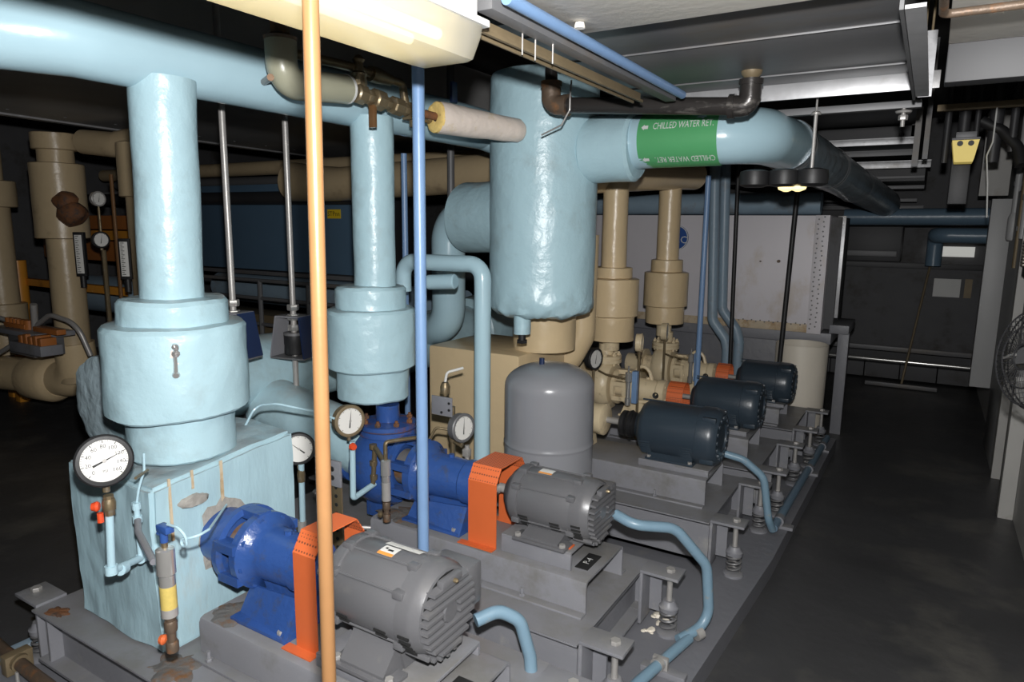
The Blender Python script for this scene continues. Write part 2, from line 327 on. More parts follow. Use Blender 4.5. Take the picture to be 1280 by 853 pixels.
b = MB(); b.box(-.155, -.12, 5.2, 5.23, 2.05, 2.42); b.box(-.10, -.07, 5.25, 5.28, 2.1, 2.84); b.box(-.20, -.17, 6.0, 6.03, 2.28, 2.5); b.each('upright', 'duct', S)

# wall side on the right: cabinet, conduits, pillar
tag(MB().box(.375, .515, 6.5, 6.62, .41, 1.89, .004).build('wall_cabinet', 'panel'), 'tall narrow off-white metal cabinet hanging on the right wall', 'cabinet')
tag(MB().box(.30, .50, 6.9, 7.05, 1.93, 2.6, .004).build('cream_pillar', 'wallwhite'), 'cream post reaching the ceiling above the narrow cabinet', 'post')
tag(MB().box(.505, .56, 5.55, 6.35, 0, 1.93, .004).build('wall_trim_board', 'panel'), 'pale board standing against the right wall beyond the cage fan', 'board')
cg = 'conduits on the right wall'
for i, (y, z0, z1, r, m, lb) in enumerate(((6.2, 1.72, 2.5, .022, 'panel', 'grey conduit ending in a sealed fitting in front of the narrow cabinet'),
                                  (5.5, 1.6, 2.5, .02, 'panel', 'pale vertical conduit on the right wall above the tan terminal strip'),
                                  (5.75, 1.4, 2.5, .014, 'brownsteel', 'thin brown vertical conduit on the right wall'))):
    t = thing('wall_conduit', lb, 'conduit', (.50, y, z0), cg)
    MB().cyl((.50 - .0 * i, y, z0), (.50, y, z1), r, seg=14).build('tube', m, t)
    if i == 0: MB().lathe([(.022, .2), (.036, .16), (.036, .02), (.028, 0)][::-1], (.50, y, z0 - .14), seg=16).build('sealed_fitting', m, t)
    for z in (z0 + .25,): MB().box(.50 - r - .004, .555, y - .012, y + .012, z, z + .03).build('clamp', 'black', t)
t = thing('terminal_strip', 'tan ribbed terminal block on the right wall above the cage fan', 'electrical box', (.50, 5.1, 1.42), None)
MB().box(.49, .55, 5.0, 5.16, 1.44, 1.60, .004).build('backplate', 'brownsteel', t)
for k in range(8): MB().box(.475, .492, 5.01, 5.15, 1.447 + k * .019, 1.457 + k * .019).build('rib', 'barrel', t)
MB().box(.49, .55, 5.0, 5.16, 1.38, 1.435, .003).build('lower_box', 'black', t)
# strut + vertical dark pipes near the ceiling, far right
tag(MB().box(-.04, .55, 4.6, 4.64, 2.30, 2.335, .003).build('brown_strut', 'brownsteel'), 'brown strut bar running across dark pipes near the right wall', 'strut')
for i, x in enumerate((.02, .10, .16, .25, .33, .42, .50)):
    lab = ['darkest', 'second', 'third', 'fourth', 'fifth', 'sixth', 'rightmost'][i]
    tag(MB().cyl((x, 4.75 + .05 * (i % 2), 2.03 + .05 * (i % 3)), (x, 4.75 + .05 * (i % 2), 2.86), (.018, .03, .014, .034, .02, .03, .024)[i], seg=14).build('dark_riser_pipe', 'ductdark'),
        'dark vertical pipe behind the brown strut, %s from the left' % lab if i else 'dark vertical pipe behind the brown strut, nearest the duct', 'pipe', 'dark pipes behind the brown strut')
t = thing('yellow_lamp', 'small yellow lit wall lamp with dark round lenses under a grey cap', 'lamp', (.11, 4.6, 2.0))
b = MB(); b.rings([[Vector((x, y, z)) for x, y in ((.11 - a, 4.55 - a * .5), (.11 + a, 4.55 - a * .5), (.11 + a, 4.67), (.11 - a, 4.67))] for z, a in ((2.015, .042), (2.03, .046), (2.13, .062))]); b.build('lens_box', 'yglow', t)
MB().box(.045, .175, 4.50, 4.68, 2.13, 2.142, .003).box(.062, .158, 4.53, 4.66, 2.142, 2.175, .003).build('cap', 'duct', t)
for x in (.085, .135): MB().cyl((x, 4.508, 2.112), (x, 4.53, 2.112), .014, seg=16).build('round_lens', 'black', t)
tag(MB().box(.06, .155, 4.82, 4.95, 1.80, 2.06, .006).build('dark_switch_box', 'ductdark'), 'dull dark box hanging below the yellow lamp', 'box')
tag(MB().tube([(.235, 4.6, 2.30), (.235, 4.6, 2.12), (.215, 4.6, 2.05), (.235, 4.6, 1.9), (.25, 4.6, 1.72)], .004, bend=.05, seg=8).build('white_cord', 'white'), 'thin white cord hanging beside the yellow lamp', 'cord')
tag(MB().tube([(.18, 4.8, 2.26), (.28, 4.78, 2.20), (.36, 4.74, 2.10), (.38, 4.7, 2.0)], .03, bend=.1, seg=12).build('dark_hose', 'black'), 'thick dark hose drooping beside the yellow lamp', 'hose')
# brown pipe with corner in top right
tag(MB().tube([(-.022, 1.50, 2.078), (-.022, 1.70, 2.078), (.55, 1.70, 2.078)], .0085, bend=.016, seg=14).build('brown_ceiling_pipe', 'rustpipe'), 'brown pipe turning a corner under the ceiling at top right', 'pipe')
for i, (y, y1, x) in enumerate(((4.68, 4.80, .485), (5.44, 5.54, .50))):
    tag(MB().box(x, .558, y, y1, 0, 2.05, .003).build('wall_batten', 'wallwhite'), ['nearer', 'farther'][i] + ' white painted batten standing on the right wall', 'batten', 'white battens on the right wall')

# far end: big dark cabinet, pipes, leaning mop
t = thing('air_handler', 'long dark metal cabinet against the far wall with a pasted white sheet', 'machine', (-.2, 8.7, .3))
MB().box(-2.2, .50, 8.5, 9.0, .36, 1.27, .01).build('casing', 'wallgrey', t)
MB().box(-2.2, .50, 8.47, 8.5, .33, .38, .004).build('base_rail', 'duct', t)
MB().box(-2.2, .50, 8.47, 8.5, 1.24, 1.30, .004).build('top_rail', 'ductdark', t)
MB().box(-1.0, -.26, 8.48, 8.9, 1.30, 1.72, .02).build('hood', 'ductdark', t)
MB().box(-.96, -.30, 8.44, 8.48, 1.36, 1.42, .004).build('hood_lip', 'duct', t)
MB().box(.07, .31, 8.485, 8.499, .955, 1.145).build('paper_sheet', 'white', t, 'creased white sheet stuck on the casing')
MB().box(.345, .41, 8.485, 8.499, .955, 1.15).build('cardboard_tag', 'brownsteel', t)
MB().cyl((-1.6, 8.42, .235), (.5, 8.42, .235), .022, seg=12).build('bright_rail', 'chrome', t)
for k in range(7): MB().box(-1.9 + .35 * k, -1.56 + .35 * k, 8.5, 8.9, .02, .18, .006).build('kerb_block', 'wallgrey', t)
tag(MB().box(-.03, .42, 8.99, 9.048, 1.36, 1.47).build('far_light_panel', 'farlight'), 'bright lit strip low on the far wall behind the slate pipes', 'light panel')
tag(MB().cyl((-.75, 7.55, 1.765), (.555, 7.55, 1.775), .078, seg=24).build('slate_cross_pipe', 'slate'), 'slate blue horizontal pipe at the far end, upper one', 'pipe', 'slate pipes at the far end')
tag(MB().tube([(.555, 7.6, 1.60), (.04, 7.6, 1.60), (.04, 7.95, 1.60), (.04, 7.95, 1.30)], .07, bend=.1, seg=20).build('slate_elbow_pipe', 'slate'), 'slate blue pipe bending down at the far end, lower one', 'pipe', 'slate pipes at the far end')
t = thing('floor_squeegee', 'long-handled floor squeegee leaning on the far cabinet', 'squeegee', (-.14, 8.2, .02))
MB().cyl((-.12, 8.12, .05), (.02, 8.46, 1.28), .012, seg=10).build('handle', 'brownsteel', t)
MB().box(-.46, .20, 8.08, 8.13, .01, .05, .004).build('blade', 'duct', t)

# cage fan on the right wall
t = thing('cage_fan', 'black wire cage fan jutting from the right wall', 'fan', (.45, 3.0, 1.1))
fn = Vector((-.80, -.45, .10)).normalized(); fc = Vector((.385, 2.98, 1.205)); n_, ux, uy = frame_from(fn)
def ringpts(r, d, n=40): return [fc + n_ * d + (ux * math.cos(2 * PI * k / n) + uy * math.sin(2 * PI * k / n)) * r for k in range(n + 1)]
for r, d in ((.185, 0), (.185, .02), (.17, .055), (.11, .075), (.045, .08), (.16, -.05), (.10, -.065)):
    MB().tube(ringpts(r, d), .0032, seg=6, caps=False).build('ring', 'ductdark' if r < .18 else 'black', t)
wires = MB()
for k in range(46):
    a = 2 * PI * k / 46; e = ux * math.cos(a) + uy * math.sin(a)
    wires.tube([fc + e * .045 + n_ * .08, fc + e * .11 + n_ * .075, fc + e * .17 + n_ * .055, fc + e * .187 + n_ * .01, fc + e * .16 - n_ * .05, fc + e * .05 - n_ * .068], .0014, seg=5, caps=False)
o = wires.build('wires', 'ductdark', t); o['kind'] = 'stuff'
for k in range(4):
    a0 = 2 * PI * k / 4; vs = []; R_ = 5
    for i in range(R_ + 1):
        r = .035 + .12 * i / R_
        for s_ in (-1, 1):
            a = a0 + s_ * (.42 - .1 * i / R_); vs += [fc + (ux * math.cos(a) + uy * math.sin(a)) * r + n_ * (s_ * .018 + .002), fc + (ux * math.cos(a) + uy * math.sin(a)) * r + n_ * (s_ * .018 - .002)]
    fs = []
    for i in range(R_):
        q = i * 4; fs += [(q, q + 2, q + 6, q + 4), (q + 1, q + 5, q + 7, q + 3), (q, q + 4, q + 5, q + 1), (q + 2, q + 3, q + 7, q + 6)]
    MB().add(vs, fs).build('blade', 'duct', t)
MB().lathe([(.04, -.03), (.042, .03), (.02, .045)], fc, n_).build('hub', 'black', t)
MB().lathe([(.035, -.14), (.06, -.12), (.06, -.04), (.03, -.03)], fc, n_).build('motor_housing', 'duct', t)
MB().tube([fc - n_ * .1, fc - n_ * .1 + Vector((0, 0, -.12)), (.56, 3.1, .98)], .012, bend=.03, seg=10).build('bracket', 'black', t)
MB().tube([fc + n_ * .075 - ux * .05, fc + n_ * .07 + uy * -.02 - ux * .1, fc + n_ * .01 - uy * .03 - ux * .17], .007, seg=8).build('clip', 'chrome', t)

# perforated grey casing (coil box) behind the far pumps, its stand, and the barrel
t = thing('coil_casing', 'large weathered grey sheet metal box behind the far pumps with bolted edge', 'machine casing', (-1.6, 6.1, .84))
MB().box(-2.9, -.675, 5.8, 6.5, .845, 1.75, .003).build('front_panel', 'coil', t)
MB().box(-2.9, -.68, 5.792, 5.8, .835, .90, .001).build('rust_stain_strip', 'coilrust', t)
MB().box(-.675, -.60, 5.90, 6.5, .86, 1.74, .003).build('side_recess', 'wallgrey', t)
MB().box(-.775, -.672, 5.785, 5.80, .83, 1.752, .002).build('edge_angle', 'coil', t)
MB().box(-.635, -.575, 5.94, 5.955, .95, 1.75, .002).build('edge_angle', 'galv', t)
holes = MB()
for k in range(24):
    for x in (-.755, -.715): holes.cyl((x + .006 * (k % 2), 5.779, .87 + k * .037 + (.018 if x > -.73 else 0)), (x + .006 * (k % 2), 5.786, .87 + k * .037 + (.018 if x > -.73 else 0)), .0065, seg=8)
    holes.cyl((-.605, 5.934, .98 + k * .031), (-.605, 5.941, .98 + k * .031), .006, seg=8)
for k in range(16): holes.cyl((-1.3 + k * .034, 5.781, .895 + .01 * (k % 2)), (-1.3 + k * .034, 5.788, .895 + .01 * (k % 2)), .006, seg=8)
holes.build('bolt_heads', 'duct', t)['kind'] = 'stuff'
lg = MB().cyl((-1.865, 5.775, 1.56), (-1.865, 5.79, 1.56), .105, seg=40).build('round_label', 'acblue', t, 'round blue label with white letters')
b = MB().lathe([(.098, 0), (.105, 0), (.105, .004), (.098, .004)], (-1.865, 5.775, 1.56), (0, -1, 0), 40, False, False)
add_text(b, 'AC', .085, (-1.825, 5.769, 1.545), (1, 0, -.12), (.12, 0, 1)); b.build('lettering', 'decalw', lg)
b = MB().cyl((-1.02, 5.76, 1.39), (-1.02, 5.79, 1.39), .012, seg=10); b.cyl((-1.16, 5.765, 1.385), (-1.16, 5.79, 1.385), .006, seg=8); b.build('plug', 'rustpipe', t)
t = thing('casing_stand', 'dark grey stand carrying the perforated grey casing', 'stand', (-1.2, 6.1, 0))
MB().box(-2.9, -.60, 5.85, 6.5, .745, .832, .004).build('shelf', 'greyd', t)
MB().box(-2.9, -.66, 5.95, 6.4, .0, .744, .004).build('skirt', 'plinth', t)
MB().box(-.56, -.48, 5.95, 6.03, .0, .84, .004).build('leg', 'greyd', t)
MB().box(-.62, -.48, 5.88, 6.4, .832, .90, .004).build('rail', 'greyd', t)
t = thing('barrel', 'cream plastic barrel standing behind the farthest navy motor', 'barrel', (-.775, 5.72, .0))
b = MB().lathe([(.175, 0), (.182, .02), (.186, .30), (.191, .765), (.190, .772), (.183, .772), (.180, .70), (.17, .05)], (-.775, 5.63, .0), seg=40); b.build('shell', 'barrel', t)
# plinth edge blocks beneath the barrel are plain floor; barrel stands on floor beyond the plinth
tag(MB().cyl((-2.9, 5.84, 1.842), (-.75, 5.86, 1.842), .087, seg=28, nh=12).jit(.003, 9).build('grey_blue_cross_pipe', 'lightslate'), 'grey blue horizontal pipe running above the perforated casing', 'pipe')
g = 'grey blue pipes dropping behind the farthest pumps'
tag(MB().tube([(-1.50, 5.45, 2.6), (-1.43, 5.45, .92), (-1.32, 5.45, .78), (-1.30, 5.45, .70), (-1.30, 5.45, .09)], .04, bend=.09, seg=18).build('drop_pipe', 'lightslate'), 'grey blue drop pipe with an offset at its foot, left of the pair', 'pipe', g)
tag(MB().tube([(-1.46, 5.62, 2.6), (-1.40, 5.62, .99), (-1.28, 5.62, .84), (-1.25, 5.62, .74), (-1.25, 5.62, .0)], .04, bend=.09, seg=18).build('drop_pipe', 'lightslate'), 'grey blue drop pipe with an offset at its foot, right of the pair', 'pipe', g)
tag(MB().cyl((-1.26, 4.5, 1.98), (-1.26, 4.5, .09), .018, seg=14).build('thin_conduit', 'conduit'), 'blue vertical conduit before the pair of drop pipes', 'conduit')
tag(MB().cyl((-1.285, 5.35, 2.4), (-1.235, 5.35, .09), .016, seg=12).build('hanger_rod', 'black'), 'dark rod in front of the grey casing, left one', 'rod', 'dark rods before the grey casing')
tag(MB().cyl((-.835, 5.3, 2.3), (-.890, 5.3, .09), .018, seg=12).build('hanger_rod', 'black'), 'dark rod in front of the grey casing, right one beside the barrel', 'rod', 'dark rods before the grey casing')
# twin emergency lamp heads on black body
t = thing('lamp_cluster', 'black three-lobed lamp unit with a lit cream lens below the banded pipe', 'lamp', (-.53, 3.0, 1.80))
for i, x in enumerate((-.645, -.53, -.424)):
    MB().lathe([(.038, 0), (.058, .009), (.061, .037), (.057, .063), (.03, .07)], (x, 2.98, 1.815), seg=24).build('lamp_head', 'black', t)
MB().box(-.63, -.435, 2.99, 3.05, 1.822, 1.86, .008).build('body', 'black', t)
for x in (-.525, -.48): MB().lathe([(.008, 0), (.03, .009), (.034, .022)], (x, 3.015, 1.797), seg=20).build('lens', 'cream_glow', t)
MB().cyl((-.432, 3.0, 1.87), (-.432, 3.0, 2.10), .0068, seg=10).lathe([(.018, 0), (.018, .008), (.01, .014)], (-.432, 3.0, 2.09)).cyl((-.432, 3.0, 2.10), (-.432, 3.0, 2.86), .004, seg=8).build('rod', 'steel', t)

def copy_tree(o, parent=None):
    c = o.copy(); C.objects.link(c); c.parent = parent
    for ch in [q for q in bpy.data.objects if q.parent == o]: copy_tree(ch, c)
    return c
# ------------------------------------------------------------------ chilled water pipework (light blue)
XH = -2.05
H_ = thing('header_pipe', 'thick light blue overhead pipe that bends away at top left', 'pipe', (XH, 2.0, 2.04))
pts = fillet([(-3.3, .62, 2.16), (-2.30, .66, 2.15), (XH, 1.05, 2.14)], .40, 16)
b = MB(); b.tube(pts + [(XH, 1.11 + .06 * k, 2.14) for k in range(0, 33)], .102, seg=48); b.jit(.0022, 7); b.build('pipe_run', 'jacket_smooth', H_)
b = MB(); b.tube([(XH, 3.0, 2.14), (XH, 3.06, 2.14), (-1.98, 3.22, 2.10), (-1.8, 3.22, 2.0)], .10, bend=.1, seg=32); b.build('end_elbow', 'jacket_smooth', H_)

def riser(x, y, rr, rc, rv, rn, z, lab, label, xt=0.0, xr=0.0):
    zt, zc, zv, zn, zb = z      # collar top, valve jacket top, valve jacket bottom, neck bottom
    t = thing('pipe_riser', label, 'pipe', (x, y, zb))
    b = MB(); b.cyl((x + xr, y, zt), (x + xr + xt, y, 2.075), rr, seg=48, nh=24).jit(.0035, 6, x); b.build('riser_pipe', lab, t)
    def ring(name, r, z0, z1, nh, sd, sk=0):
        b = MB(); pr = [(r - .03, z0 + .001), (r - .008, z0), (r, z0 + .008)]
        pr += [(r, z0 + .008 + (z1 - z0 - .018) * k / nh) for k in range(1, nh)] + [(r, z1 - .012), (r - .010, z1), (r - .04, z1 + .003), (.02, z1 + .004)]
        b.lathe(pr, (x, y, 0), seg=64)
        for i, p in enumerate(b.v): b.v[i] = p + Vector((0, 0, sk * (p.y - y))) if p.z < (z0 + z1) / 2 else p
        b.jit(.0055, 9, sd); b.jit(.002, 35, sd); b.build(name, lab, t)
    ring('collar', rc, zc - .005, zt, 6, 1); ring('valve_jacket', rv, zv, zc, 12, 2, .03); ring('neck_jacket', rn, zn, zv + .01, 8, 3)
    return t
t = riser(-2.06, 1.30, .094, .163, .216, .166, (1.41, 1.33, 1.05, .902, .902), 'jacket', 'light blue jacketed riser and big valve cover standing on the blue block', .025)
b = MB(); b.lathe([(.006, 0), (.011, .004), (.010, .02), (.004, .024)], (-1.884, 1.186, 1.285), (.75, -.5, 0), 12); b.lathe([(.013, 0), (.012, .01), (.004, .016)], (-1.882, 1.184, 1.265), (.75, -.5, 0), 10)
b.box(-1.888, -1.877, 1.174, 1.184, 1.21, 1.262); b.lathe([(.006, 0), (.012, .004), (.010, .014)], (-1.884, 1.182, 1.20), (.75, -.5, 0), 9); b.jit(.004, 60)
b.build('exposed_valve_stem', 'chrome', t, 'small bare metal stem poking through a torn slit')
b = MB().lathe([(.001, 0), (.016, .001), (.017, .004), (.008, .006)], (-1.889, 1.178, 1.235), (.75, -.5, 0), 20)
b.v = [Vector((p.x, p.y, 1.245 + (p.z - 1.235) * 2.6)) for p in b.v]; b.jit(.004, 60, 3); b.build('torn_slit', 'wrap', t)
riser(-2.018, 2.17, .087, .150, .192, .152, (1.39, 1.295, 1.045, .905, .905), 'jacket', 'light blue jacketed riser and valve cover above the second blue pump', .0, .025)
# suction header behind
S_ = thing('suction_header', 'large light blue horizontal pipe with a flat wrapped end behind the risers', 'pipe', (-2.77, 2.6, .74))
b = MB(); b.cyl((-2.77, 1.42, .93), (-2.77, 4.05, .90), .185, seg=56, nh=40); b.jit(.008, 4); b.jit(.003, 18); b.build('pipe_run', 'jacket', S_)
b = MB(); b.lathe([(.001, -.012), (.06, -.014), (.12, -.010), (.165, -.006), (.192, .004), (.196, .02), (.190, .06)], (-2.77, 1.41, .93), (0, 1, 0), 56, False, False); b.jit(.009, 12); b.jit(.003, 40); b.build('wrapped_end', 'jacket_cap', S_, 'grey blue flat wrapped pipe end')
b = MB(); b.lathe([(.19, 0), (.235, .03), (.25, .2), (.235, .38), (.15, .48), (.02, .52)], (-2.77, 3.92, .90), (0, 1, 0), 48); b.jit(.006, 7); b.build('end_bulge', 'jacket', S_)
b = MB(); b.cyl((-2.65, 2.12, .80), (-2.0, 2.15, .66), .13, seg=40, nh=10); b.jit(.006, 6); b.build('branch', 'jacket', S_)
b = MB(); b.cyl((-2.72, 1.52, .86), (-2.25, 1.5, .78), .12, seg=32, nh=6); b.jit(.006, 6); b.build('branch', 'jacket', S_)
V_ = thing('separator_vessel', 'tall light blue jacketed vessel hanging in the centre with a crumpled bottom', 'vessel', (-1.645, 3.0, 1.1))
pr = [(.02, 1.205), (.06, 1.205), (.10, 1.205), (.135, 1.206), (.165, 1.208), (.19, 1.212), (.215, 1.218), (.235, 1.226), (.248, 1.236), (.256, 1.247), (.260, 1.26), (.262, 1.275), (.263, 1.29), (.262, 1.305)] + [(.262, 1.285 + .05 * k) for k in range(1, 21)] + [(.262, 2.335), (.256, 2.35), (.24, 2.357), (.02, 2.36)]
b = MB(); b.lathe(pr, (-1.645, 3.0, 0), seg=110)
for i, p in enumerate(b.v):
    if p.z < 1.32: b.v[i] = p + noise.noise_vector(p * 14) * .013 + noise.noise_vector(p * 34) * .008 * min(1, (1.32 - p.z) / .05)
b.jit(.003, 7); b.build('shell_jacket', 'jacket', V_)
b = MB(); b.cyl((-1.655, 2.83, 1.13), (-1.655, 2.83, 1.225), .042, seg=24, nh=3); b.jit(.003, 20); b.build('drain_stub', 'jacket', V_)
MB().cyl((-1.655, 2.83, 1.09), (-1.655, 2.83, 1.13), .018, seg=14).cyl((-1.655, 2.83, 1.085), (-1.655, 2.83, 1.1), .028, seg=6).build('drain_plug', 'black', V_)
b = MB(); b.tube([(-2.73, 3.36, .98), (-2.40, 3.24, 1.06), (-2.40, 3.24, 1.70), (-2.1, 3.20, 1.70)], .098, bend=.15, seg=36, n=10); b.jit(.003, 7); b.build('inlet_pipe', 'jacket_smooth', V_)
b = MB(); b.cyl((-2.24, 3.19, 1.69), (-1.80, 3.12, 1.69), .192, seg=44, ch=.02, nh=8); b.jit(.005, 6); b.build('inlet_sleeve', 'jacket', V_)
# return pipe with the green band
R_ = thing('return_pipe', 'light blue pipe with a green lettered band turning into the distance', 'pipe', (-1.0, 3.02, 1.9))
b = MB(); b.cyl((-1.42, 3.02, 2.00), (-1.175, 3.02, 2.005), .152, seg=48, ch=.014, nh=5); b.jit(.003, 8); b.build('sleeve', 'jacket', R_)
b = MB(); b.tube([(-1.2, 3.02, 2.025), (-.66, 3.02, 2.035), (-.635, 3.7, 2.05)], .117, bend=.20, seg=48, n=14); b.build('bend', 'jacket_smooth', R_)
b = MB(); b.tube([(-.635, 3.58, 2.05)] + [(-.635 + .016 * k, 3.7 + .25 * k, 2.045 - .010 * k) for k in range(0, 16)], .122, seg=44); b.jit(.006, 5); b.jit(.002, 18); b.build('banded_run', 'retjacket', R_)
for y in (3.62, 3.66, 4.55, 4.6, 5.6): b = MB().lathe([(.126, 0), (.128, .006), (.126, .012)], (-.635 + .064 * (y - 3.7), y, 2.045 - .04 * (y - 3.7)), (0, 1, 0), 40, False, False); b.build('band', 'galv', R_)
g = MB(); PX0, PX1, PR, PY, PZ = -1.135, -.79, .1185, 3.02, 2.0285
def wrap(u, s, r=PR):   # u along x, s arc distance upward from the near side
    a = s / .117; return Vector((u, PY - math.cos(a) * r, PZ + math.sin(a) * r))
ns = 36; vs = []
for i in range(13):
    for k in range(ns + 1): vs.append(wrap(PX0 + (PX1 - PX0) * i / 12, -.19 + .40 * k / ns))
fs = [(i * (ns + 1) + k, (i + 1) * (ns + 1) + k, (i + 1) * (ns + 1) + k + 1, i * (ns + 1) + k + 1) for i in range(12) for k in range(ns)]
gl = g.add(vs, fs).build('green_band', 'green', R_, 'green band reading CHILLED WATER RET.')
def bandtext(body, uc, sc, size, flip, sx):
    b = MB(); vs, fs = text_verts(body, size)
    q = [wrap(uc + (-v.x * sx if flip else v.x * sx), sc + (-v.y if flip else v.y), PR + .0018) for v in vs]; return b.add(q, fs)
bandtext('CHILLED WATER RET.', -.935, .046, .043, False, .62).build('lettering', 'decalw', gl)
bandtext('CHILLED WATER RET.', -.93, -.100, .043, True, .62).build('lettering', 'decalw', gl)
def arrow(uc, sc, k): return MB().add([wrap(uc + x * k, sc + y * k, PR + .0018) for x, y in ((-.016, 0), (-.004, .012), (-.004, .007), (.012, .007), (.012, -.007), (-.004, -.007), (-.004, -.012))], [tuple(range(7))])
arrow(-1.10, .044, 1.1).build('arrow', 'decalw', gl); arrow(-1.10, -.098, 1.1).build('arrow', 'decalw', gl)
# loop pipe
b = MB(); b.tube([(-2.16, 2.55, 1.33), (-2.16, 2.55, 1.475), (-1.70, 2.55, 1.475), (-1.70, 2.55, .11)], .038, bend=.07, seg=24); b.jit(.002, 9)
tag(b.build('loop_pipe', 'jacket_smooth'), 'slim light blue pipe looping over and down beside the grey tank', 'pipe')
b = MB(); b.cyl((-2.05, 2.60, 1.375), (-1.90, 2.62, 1.385), .036, seg=20, ch=.006)
tag(b.build('stub_pipe', 'jacket_smooth'), 'short light blue stub under the looping pipe', 'pipe')
tag(MB().cyl((-2.44, 2.9, .09), (-2.44, 2.9, 2.02), .0165, seg=12).build('thin_conduit', 'conduit'), 'thin blue conduit behind the second riser', 'conduit')
tag(MB().cyl((-2.66, 3.62, 1.085), (-2.66, 3.62, 2.86), .024, seg=14).build('dark_pipe', 'duct'), 'dark vertical pipe behind the looping pipe', 'pipe')
tag(MB().cyl((-1.338, 1.66, .09), (-1.338, 1.66, 2.6), .0185, seg=20).build('vertical_conduit', 'conduit'), 'bright blue vertical conduit between the two blue pumps', 'conduit')
t = thing('vertical_copper_pipe', 'tall copper coloured pipe in front of the nearest motor', 'pipe', (-.65, .6, .09))
MB().cyl((-.665, .6, .09), (-.638, .6, 2.13), .0098, seg=22, nh=8).build('tube', 'copper', t)
tag(MB().cyl((-.765, 1.23, 2.095), (-.772, 2.38, 2.095), .0135, seg=20).build('ceiling_conduit', 'conduit'), 'bright blue conduit running along under the ceiling slab', 'conduit')
t = thing('ceiling_strut', 'long brown double channel under the ceiling carrying rods', 'strut', (-.86, 1.9, 2.05))
MB().box(-.880, -.860, 1.23, 2.22, 2.062, 2.082, .001).build('channel', 'brownsteel', t); MB().box(-.860, -.850, 1.23, 2.22, 2.052, 2.060, .001).build('channel', 'brownsteel', t); MB().box(-.888, -.882, 1.23, 2.22, 2.052, 2.068, .001).build('channel', 'brownsteel', t)
for i, (x, y) in enumerate(((-.84, 1.42), (-.84, 1.48), (-.82, 1.53))): MB().cyl((x, y, 2.035), (x, y, 2.13), .002, seg=8).build('threaded_rod', 'steel', t)
tag(MB().box(-.838, -.800, 1.23, 2.4, 2.080, 2.12, .002).build('grey_beam', 'duct'), 'flat dark grey beam between the brown strut and the blue ceiling conduit', 'beam')
tag(MB().tube([(-1.28, 2.55, 2.22), (-1.262, 2.505, 2.145), (-1.262, 2.505, 2.10), (-1.30, 2.51, 2.045), (-1.40, 2.53, 2.015)], .0035, bend=.01, seg=8).build('wire_hook', 'steel'), 'bent steel wire hooked round the black iron pipe', 'hook')
# black iron pipe with two elbows
t = thing('black_iron_pipe', 'black iron drain pipe with rusty elbows before the vessel', 'pipe', (-1.0, 2.55, 2.05))
ZB = 2.12; A = Vector((-1.370, 2.55, 2.132)); B_ = Vector((-.585, 2.55, 2.068))
MB().cyl(A, B_, .031, seg=28, nh=6).build('pipe_run', 'blackpipe', t)
b = MB().tube([A + Vector((0, 0, .085)), A + Vector((0, 0, .0)), A + Vector((.075, 0, -.006))], .039, bend=.05, seg=24)
b.lathe([(.043, 0), (.043, .022)], A + Vector((0, 0, .07)), seg=20); b.lathe([(.043, 0), (.043, .02)], A + Vector((.06, 0, -.005)), (1, 0, -.05), 20); b.build('elbow', 'rustpipe', t)
MB().cyl(A + Vector((0, 0, .08)), A + Vector((-.01, 0, .45)), .025, seg=18).build('drop', 'blackpipe', t)
b = MB().tube([B_ + Vector((0, 0, .085)), B_, B_ + Vector((-.07, 0, .005))], .037, bend=.05, seg=24)
b.lathe([(.041, 0), (.041, .02)], B_ + Vector((0, 0, .07)), seg=20); b.lathe([(.042, 0), (.042, .02)], B_ + Vector((-.07, 0, .005)), (1, 0, -.05), 20); b.build('elbow', 'blackpipe', t)
MB().cyl(B_ + Vector((0, 0, .08)), B_ + Vector((0, 0, .117)), .017, seg=14).lathe([(.016, 0), (.034, .02), (.036, .03)], B_ + Vector((0, 0, .087)), seg=18).build('rod_hanger', 'brownsteel', t)
# insulated small line with valves beside the header
t = thing('small_insulated_line', 'greige lagged elbow with a valve cluster and a white lagged end', 'pipe', (-1.8, 2.1, 2.0))
gx = -1.80
def G(px): return px
b = MB().tube([(gx, 1.555, 2.215), (gx, 1.555, 2.085), (gx, 1.835, 2.113)], .049, bend=.075, seg=30, n=10); b.jit(.0015, 12); b.build('lagged_elbow', 'greige', t)
MB().cyl((gx, 1.555, 2.21), (gx, 1.555, 2.6), .030, seg=16).lathe([(.05, 0), (.052, .01), (.03, .02)], (gx, 1.555, 2.212)).build('shadowed_stub', 'rustpipe', t)  # dark colour stands in for the lamp's shadow above the elbow
b = MB().lathe([(.05, 0), (.05, .01), (.02, .012)], (gx, 1.83, 2.113), (0, 1, .1), 24); b.build('lag_end', 'white', t)
xe = lambda y: gx + max(0, y - 2.15) * .25
ze = lambda y: 2.112 - (y - 1.86) * .07
b = MB(); b.tube([(gx, 1.83, 2.112), (gx, 2.15, ze(2.15)), (xe(2.32), 2.32, ze(2.32))], .013, seg=14)
for y, r, l in ((1.875, .036, .05), (1.93, .028, .035), (1.968, .038, .055), (2.03, .024, .035), (2.07, .034, .06), (2.135, .026, .03), (2.17, .034, .05), (2.225, .02, .04), (2.275, .027, .035)):
    b.lathe([(r * .85, 0), (r, .006), (r, l - .006), (r * .85, l)], (gx, y, ze(y)), (0, 1, -.07), 8)
b.lathe([(.026, 0), (.030, .02), (.026, .04), (.030, .052), (.018, .06), (.016, .09), (.024, .10), (.01, .115)], (gx, 1.90, 2.125), seg=10); b.build('valve_body', 'brass', t)
